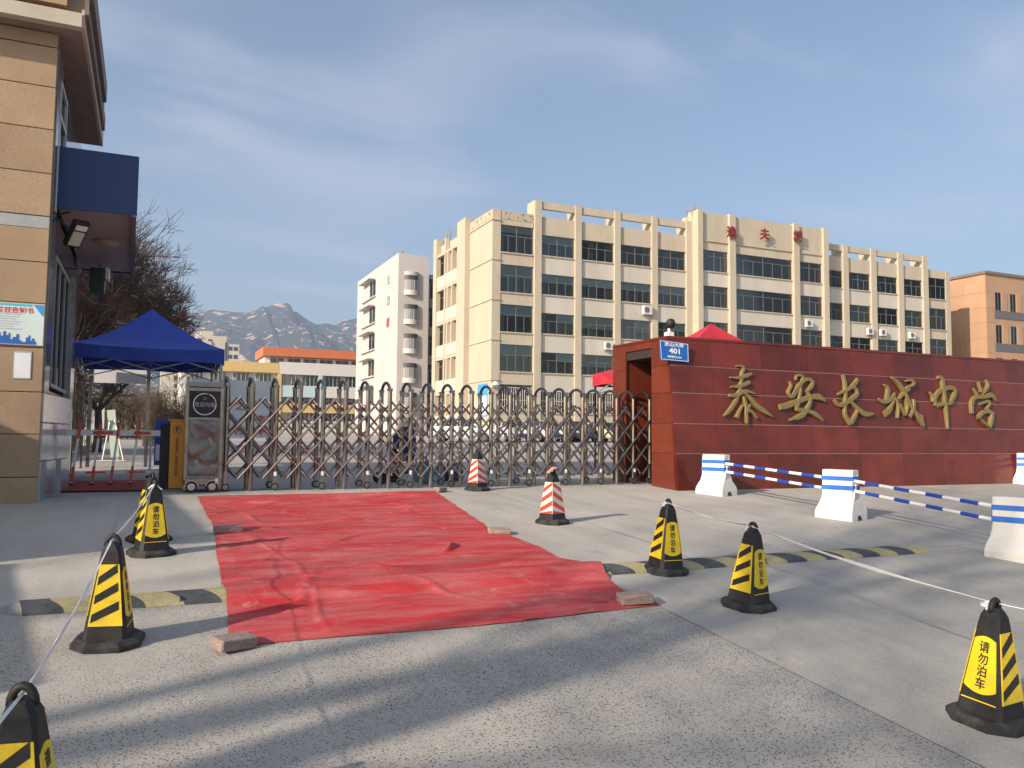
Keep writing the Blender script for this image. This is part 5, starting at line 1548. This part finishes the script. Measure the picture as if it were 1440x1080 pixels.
G2 = 'red and white chevron cones'
ck = chevron_cone('red and white chevron cone with a pink rag tied on top', G2)
ck.location = (4.80, 9.47, gz(9.47) + .012); ck.rotation_euler = (0, 0, camdir(4.8, 9.47) + R(45))
c = copy_tree(ck); tag(c, 'red and white chevron cone standing close to the lattice gate'); c.location = (5.18, 13.05, gz(13.05) + .012); c.rotation_euler = (0, 0, camdir(5.18, 13.05) + R(45))
c = copy_tree(ck); tag(c, 'red and white cone standing behind the lattice gate'); c.location = (4.35, 15.3, gz(15.3)); c.rotation_euler = (0, 0, camdir(4.2, 15) + R(20))
pk = MB()
rg = random.Random(5)
for i in range(4):
    a = rg.uniform(2.2, 4.6)
    pts = [(4.80, 9.47, gz(9.47) + .69), (4.80 + .05 * math.cos(a), 9.45 + .05 * math.sin(a), gz(9.47) + .70 + .01 * i), (4.80 + .13 * math.cos(a), 9.44 + .12 * math.sin(a), gz(9.47) + .66 + .02 * i)]
    for p0, p1 in zip(pts, pts[1:]): pk.bar(p0, p1, .045, .008)
tag(pk.build('rag', 'pink_cloth'), 'pink rag tied round the top of the chevron cone', 'rag')


# ------------------------------------------------------------------ white tapes between the cones
def tape(pts, label, w=.022, sag=.03, tail=None):
    q = MB()
    for (p0, p1) in zip(pts, pts[1:]):
        p0, p1 = Vector(p0), Vector(p1); n_ = 14; prev = None; ph = rnd.random() * 3
        for i in range(n_ + 1):
            t = i / n_; c = p0.lerp(p1, t); c.z -= sag * 4 * t * (1 - t)
            d = (p1 - p0).normalized(); side = d.cross(Vector((0, 0, 1))).normalized(); upv = side.cross(d)
            a = .9 + .5 * math.sin(ph + t * 5); ww = w * (.8 + .25 * math.sin(ph * 2 + t * 17))
            v = (upv * math.cos(a) + side * math.sin(a)) * ww / 2; e_ = v.cross(d).normalized() * .002
            ring = [c - v - e_, c + v - e_, c + v + e_, c - v + e_]
            if prev: q.rings([prev, ring], 0, i == 1, i == n_)
            prev = ring
    for p0 in pts[tail[0]:tail[1]] if tail else ():
        p0 = Vector(p0)
        for i in range(10):
            a0, a1 = i * .628, (i + 1) * .628
            q.bar(p0 + Vector((.03 * math.cos(a0), .03 * math.sin(a0), -.02)), p0 + Vector((.03 * math.cos(a1), .03 * math.sin(a1), -.02)), .006, .022)
        q.bar(p0, p0 + Vector((.07, -.03, -.05)), .02, .006); q.bar(p0, p0 + Vector((-.05, -.04, -.04)), .02, .006)
    return tag(q.build('barrier_tape', 'tape'), label, 'tape', 'white tapes strung between the cones')


top = lambda x, y, dz=.68: (x, y, gz(y) + dz)
tape([top(.085, 8.55), top(-.18, 5.99, .685), top(-.36, 3.43, .685), (-.75, 1.9, gz(1.9) + .62)], 'white tape strung through the cone handles on the left side', .014, .035, (0, 1))
tape([top(4.64, 6.72, .69), top(4.65, 5.54, .69), top(4.48, 3.27, .69), (5.15, 1.5, gz(1.5) + .75)], 'white tape strung between the cones on the right side', .027, .03, (0, 3))


# ------------------------------------------------------------------ red carpet with folds
def lerp_poly(pts, v):
    pts = sorted(pts, key=lambda p: p[1])
    if v <= pts[0][1]: return pts[0][0]
    for (x0, a), (x1, b_) in zip(pts, pts[1:]):
        if v <= b_: return x0 + (x1 - x0) * (v - a) / (b_ - a)
    return pts[-1][0]


Ledge = [(.54, 5.66), (.56, 5.9), (.60, 6.72), (.64, 8.13), (.70, 9.3), (.74, 9.96), (.72, 11.4), (.71, 12.9)]
Redge = [(3.93, 5.70), (3.86, 6.22), (3.96, 6.72), (4.10, 7.02), (3.86, 7.5), (3.9, 8.02), (3.84, 9.23), (4.1, 11), (4.40, 13.02)]
Bump_V, Bump_H = 6.9, .058
nu, nv = 150, 280
q = MB(); folds = []
rg = random.Random(21)
for i in range(46):
    folds.append((rg.uniform(.7, 3.9), rg.uniform(5.8, 12.8), rg.uniform(-.5, .5) if i % 4 else rg.uniform(.8, 2.2), rg.uniform(.25, 1.0), rg.uniform(.025, .07), rg.uniform(.006, .018)))
folds += [(2.95, 8.15, 1.05, .30, .028, .06), (2.98, 8.1, 1.05, .32, .03, -.02), (1.18, 8.4, 1.72, .9, .02, .014), (1.05, 8.0, 1.2, .4, .025, .01), (1.24, 6.4, 1.52, .9, .02, .012), (1.3, 7.5, 1.62, .6, .03, .012), (2.0, 8.9, .9, .5, .02, .025), (2.3, 10.2, .3, .7, .03, .025), (3.2, 9.6, -.3, .6, .03, .02), (2.6, 12.1, .22, 1.1, .06, .045), (3.6, 12.5, -.1, .8, .05, .05), (1.5, 12.0, -.45, .8, .05, .035),
          (1.9, 7.35, .1, 1.5, .1, .03), (3.4, 7.25, .0, .7, .08, .03), (1.2, 9.75, -.1, .5, .04, .03)]
for j in range(nv + 1):
    tv = j / nv
    for i in range(nu + 1):
        tu = i / nu
        vb = 5.66 + .06 * tu + .03 * math.sin(tu * 7 + 1) - .035 * math.exp(-((tu - .02) / .03) ** 2)
        vt = 12.9 + .12 * tu + .05 * math.sin(tu * 9)
        v = vb + (vt - vb) * tv
        x0, x1 = lerp_poly(Ledge, v), lerp_poly(Redge, v)
        x0 += .004 * math.sin(v * 5) + .008 * mnoise.noise(Vector((v * 3, 0, 1))); x1 += .022 * mnoise.noise(Vector((v * 4, 5, 1)))
        x = x0 + (x1 - x0) * tu
        h = .020 + .010 * mnoise.noise(Vector((x * 1.6, v * 3.3, 2))) + .008 * mnoise.noise(Vector((x * 1.5, v * 8, 4))) + .004 * mnoise.noise(Vector((x * 5, v * 15, 8))) + .004 * max(0, 1 - abs(mnoise.noise(Vector((x * 1.3, v * 2.1, 14)))) * 7)
        h += .012 * math.exp(-((v - 7.3) / .12) ** 2)
        for fx, fv, an, L_, s_, A in folds:
            dx, dy = x - fx, v - fv
            a = dx * math.cos(an) + dy * math.sin(an); b_ = -dx * math.sin(an) + dy * math.cos(an)
            if abs(a) < L_ * 1.6 and abs(b_) < s_ * 3:
                b_ += .02 * math.sin(a * 6)
                h += A * math.exp(-(a / (L_ * .6)) ** 2) * math.exp(-(b_ / s_) ** 2)
        ed = min(tu * 3.4, (1 - tu) * 3.4, tv * 7, (1 - tv) * 7)
        h = max(h, .0165)
        if ed < .15: h = .0165 + (h - .0165) * (.35 + .65 * ed / .15) + .010 * max(0, mnoise.noise(Vector((x * 5, v * 5, 9)))) 
        bd = abs(v - Bump_V) / .30
        h += Bump_H * max(0, 1 - bd * bd) ** .7 if bd < 1 else 0
        q.v.append((x, v, gz(v) + h))
k = nu + 1
for j in range(nv):
    for i in range(nu): q.f.append([j * k + i, j * k + i + 1, (j + 1) * k + i + 1, (j + 1) * k + i]); q.m.append(0)
cp_ = q.build('carpet', 'red_cloth', None, smooth=True)
tag(cp_, 'large creased red cloth carpet spread on the concrete before the gate', 'carpet')

# pavers that hold it down
for x, y, rz, sx_, sy_, sz_, ti, lb in ((.56, 5.66, 24, .25, .16, .07, 3, 'grey paving block on the near left carpet corner'), (3.74, 5.86, -12, .27, .17, .075, -2, 'pinkish paving block on the near right carpet corner'),
                                        (3.80, 8.86, -16, .26, .20, .05, 2, 'flat tan paving block on the right carpet edge below the chevron cone'), (.86, 9.62, 4, .30, .13, .07, 0, 'paving block wrapped in the left carpet edge'),
                                        (4.45, 12.86, 30, .20, .12, .07, 3, 'dark paving block at the far right carpet corner near the gate')):
    q = MB().box(-sx_ / 2, sx_ / 2, -sy_ / 2, sy_ / 2, 0, sz_)
    o = q.build('paving_block', 'paver', None, bevel=.009)
    bm2 = bmesh.new(); bm2.from_mesh(o.data)
    for v in bm2.verts: v.co += Vector((rnd.uniform(-.004, .004), rnd.uniform(-.004, .004), rnd.uniform(-.003, .003)))
    bm2.to_mesh(o.data); bm2.free()
    o.location = (x, y, gz(y) + .024); o.rotation_euler = (R(4.5), R(ti), R(rz))
    tag(o, lb, 'paving block', 'paving blocks weighing down the carpet')

# ------------------------------------------------------------------ speed bump
SPB = thing('speed_bump', 'black and yellow rubber speed bump crossing the forecourt and under the carpet', 'speed bump', (0, Bump_V, 0))
hwid = .165


def seg(x0, x1, s0, s1, mname, taper0=1, taper1=1):
    rs = []
    for t in (0, .5, 1):
        ring = []
        for i in range(11):
            a = math.pi * i / 10; yy = -hwid * math.cos(a)
            f = (taper0 + (taper1 - taper0) * t)
            xx = x0 + (x1 - x0) * t + (s0 + (s1 - s0) * t) * yy
            ring.append((xx, yy * (.4 + .6 * f), gz(Bump_V + yy) + .0135 + (.05 * math.sin(a) ** .8) * f))
        rs.append(ring)
    return MB().rings(rs).build('rubber_segment', mname, SPB, smooth=False)


seg(-.90, -.79, 0, -.2, 'grey_bump', .25, .9)
x = -.785; i = 0
while x < 8.15:
    w_ = .265 if i else .20
    x1 = min(x + w_, 8.2)
    slant = -.55
    seg(x, x1, -.2 if i == 0 else slant, slant, 'rubber_bump' if i % 2 == 0 else 'yellow_bump')
    x = x1 + .002; i += 1
seg(x, x + .12, -.55, 0, 'grey_bump', .9, .2)
q = MB()
for i in range(16):
    xx = -.62 + i * .53
    for yy in (-.07, .07):
        q.tube([(xx, yy, gz(Bump_V + yy) + .05), (xx, yy, gz(Bump_V + yy) + .0615)], .016, 8)
tag(q.build('bolt', 'dark_window', SPB), kind='stuff')
for xx in (.275, 2.1, 4.0, 5.9):
    MB().box(xx - .004, xx + .004, -.155, .155, gz(Bump_V) + .0, gz(Bump_V) + .058).build('joint', 'dark_window', SPB)


# ------------------------------------------------------------------ concrete barriers with striped poles
def jersey(x, y, label, rz=0):
    t = thing('concrete_barrier', label, 'road barrier', (x, y, gz(y)), rz, 'white concrete barriers with blue stripes')
    # length along x, profile in y (narrow top)
    L_ = .20
    prof = [(-.20, -.02), (-.20, .10), (-.175, .15), (-.10, .26), (-.085, .34), (-.075, .68), (.075, .68), (.085, .34), (.10, .26), (.175, .15), (.20, .10), (.20, -.02), (.05, -.02), (.035, .05), (-.035, .05), (-.05, -.02)]
    q = MB(); q.prism([(p_[0], p_[1]) for p_ in prof], 'x', -L_, L_)
    b_ = q.build('block', 'white_paint', t, bevel=.012)
    return t


G3 = 'white concrete barriers with blue stripes'
jpts = [(9.22, 11.8, 'white blue-striped barrier at the left end of the pole line against the red sign wall'), (9.2, 8.94, 'white blue-striped barrier in the middle of the pole line'),
        (9.12, 6.25, 'white blue-striped barrier cut by the right picture edge'), (18.2, 12.15, 'white blue-striped barrier at the far right end of the red sign wall')]
j0 = None


def jersey2(label):
    t = thing('concrete_barrier', label, 'road barrier', (0, 0, 0), 0, G3)
    prof = [(-.225, -.03), (-.225, .09), (-.195, .14), (-.12, .25), (-.105, .34), (-.085, .70), (.085, .70), (.105, .34), (.12, .25), (.195, .14), (.225, .09), (.225, -.03), (.06, -.03), (.04, .05), (-.04, .05), (-.06, -.03)]
    hl = .235

    def P(px, pz, s): return (px, s * (hl + (.05 if pz < .2 else 0.02 if pz < .3 else 0)), pz)
    MB().rings([[P(a, z, -1) for a, z in prof], [P(a, z, 1) for a, z in prof]]).build('block', 'white_paint', t, bevel=.014)
    w = lambda z: .085 + (.70 - z) * .0556
    for z0, z1 in ((.545, .605), (.41, .475)):
        e_ = .003
        q = MB()
        q.rings([[(-w(z0) - e_, -hl - e_ - .002, z0), (w(z0) + e_, -hl - e_ - .002, z0), (w(z0) + e_, hl + e_ + .002, z0), (-w(z0) - e_, hl + e_ + .002, z0)],
                 [(-w(z1) - e_, -hl - e_ - .002, z1), (w(z1) + e_, -hl - e_ - .002, z1), (w(z1) + e_, hl + e_ + .002, z1), (-w(z1) - e_, hl + e_ + .002, z1)]])
        q.build('blue_stripe', 'blue_paint', t)
    MB().bar((0, -hl - .055, .0), (0, -hl - .04, .05), .05, .02).build('slot_shade_bar', 'slot_shade', t)  # solid dark bar painting the shade of the foot notch
    return t


for x, y, lb in jpts:
    if j0 is None: j0 = jersey2(lb); c = j0
    else: c = copy_tree(j0); tag(c, lb)
    c.location = (x, y, gz(y) + .012); c.rotation_euler = (0, 0, R(16))
jp = [(9.22, 11.8), (9.2, 8.94), (9.12, 6.25)]
n_p = 0
for (xa, ya), (xb, yb) in zip(jp, jp[1:]):
    for h, nm in ((.56, 'upper'), (.42, 'lower')):
        t = thing('striped_pole', 'blue and white %s pole between the %s barriers' % (nm, 'far two' if ya > 10 else 'near two'), 'pole', (0, 0, 0), 0, 'blue and white poles between barriers')
        A = Vector((xa + .02, ya - .2, gz(ya) + h)); B = Vector((xb, yb + .22, gz(yb) + h + (.02 if nm == 'upper' else -.0)))
        K_ = 9
        for i in range(K_):
            MB().tube([A.lerp(B, i / K_), A.lerp(B, (i + 1) / K_)], .024, 12).build('pole_section', 'pole_white' if i % 2 == 0 else 'pole_blue', t, smooth=False)

# ------------------------------------------------------------------ haze
hz = MB().box(-2700, 3700, -300, 3100, -6, 470).build('haze', 'room_shade')
tag(hz, kind='stuff')
hm = bpy.data.materials.new('haze_air'); hm.use_nodes = True
hn, hl_ = hm.node_tree.nodes, hm.node_tree.links
hn.clear()
ho = hn.new('ShaderNodeOutputMaterial'); pv = hn.new('ShaderNodeVolumePrincipled')
pv.inputs['Color'].default_value = (.60, .76, 1, 1)
pv.inputs['Density'].default_value = 3.3e-4
pv.inputs['Anisotropy'].default_value = .2
hl_.new(pv.outputs[0], ho.inputs['Volume'])
hz.data.materials.clear(); hz.data.materials.append(hm)
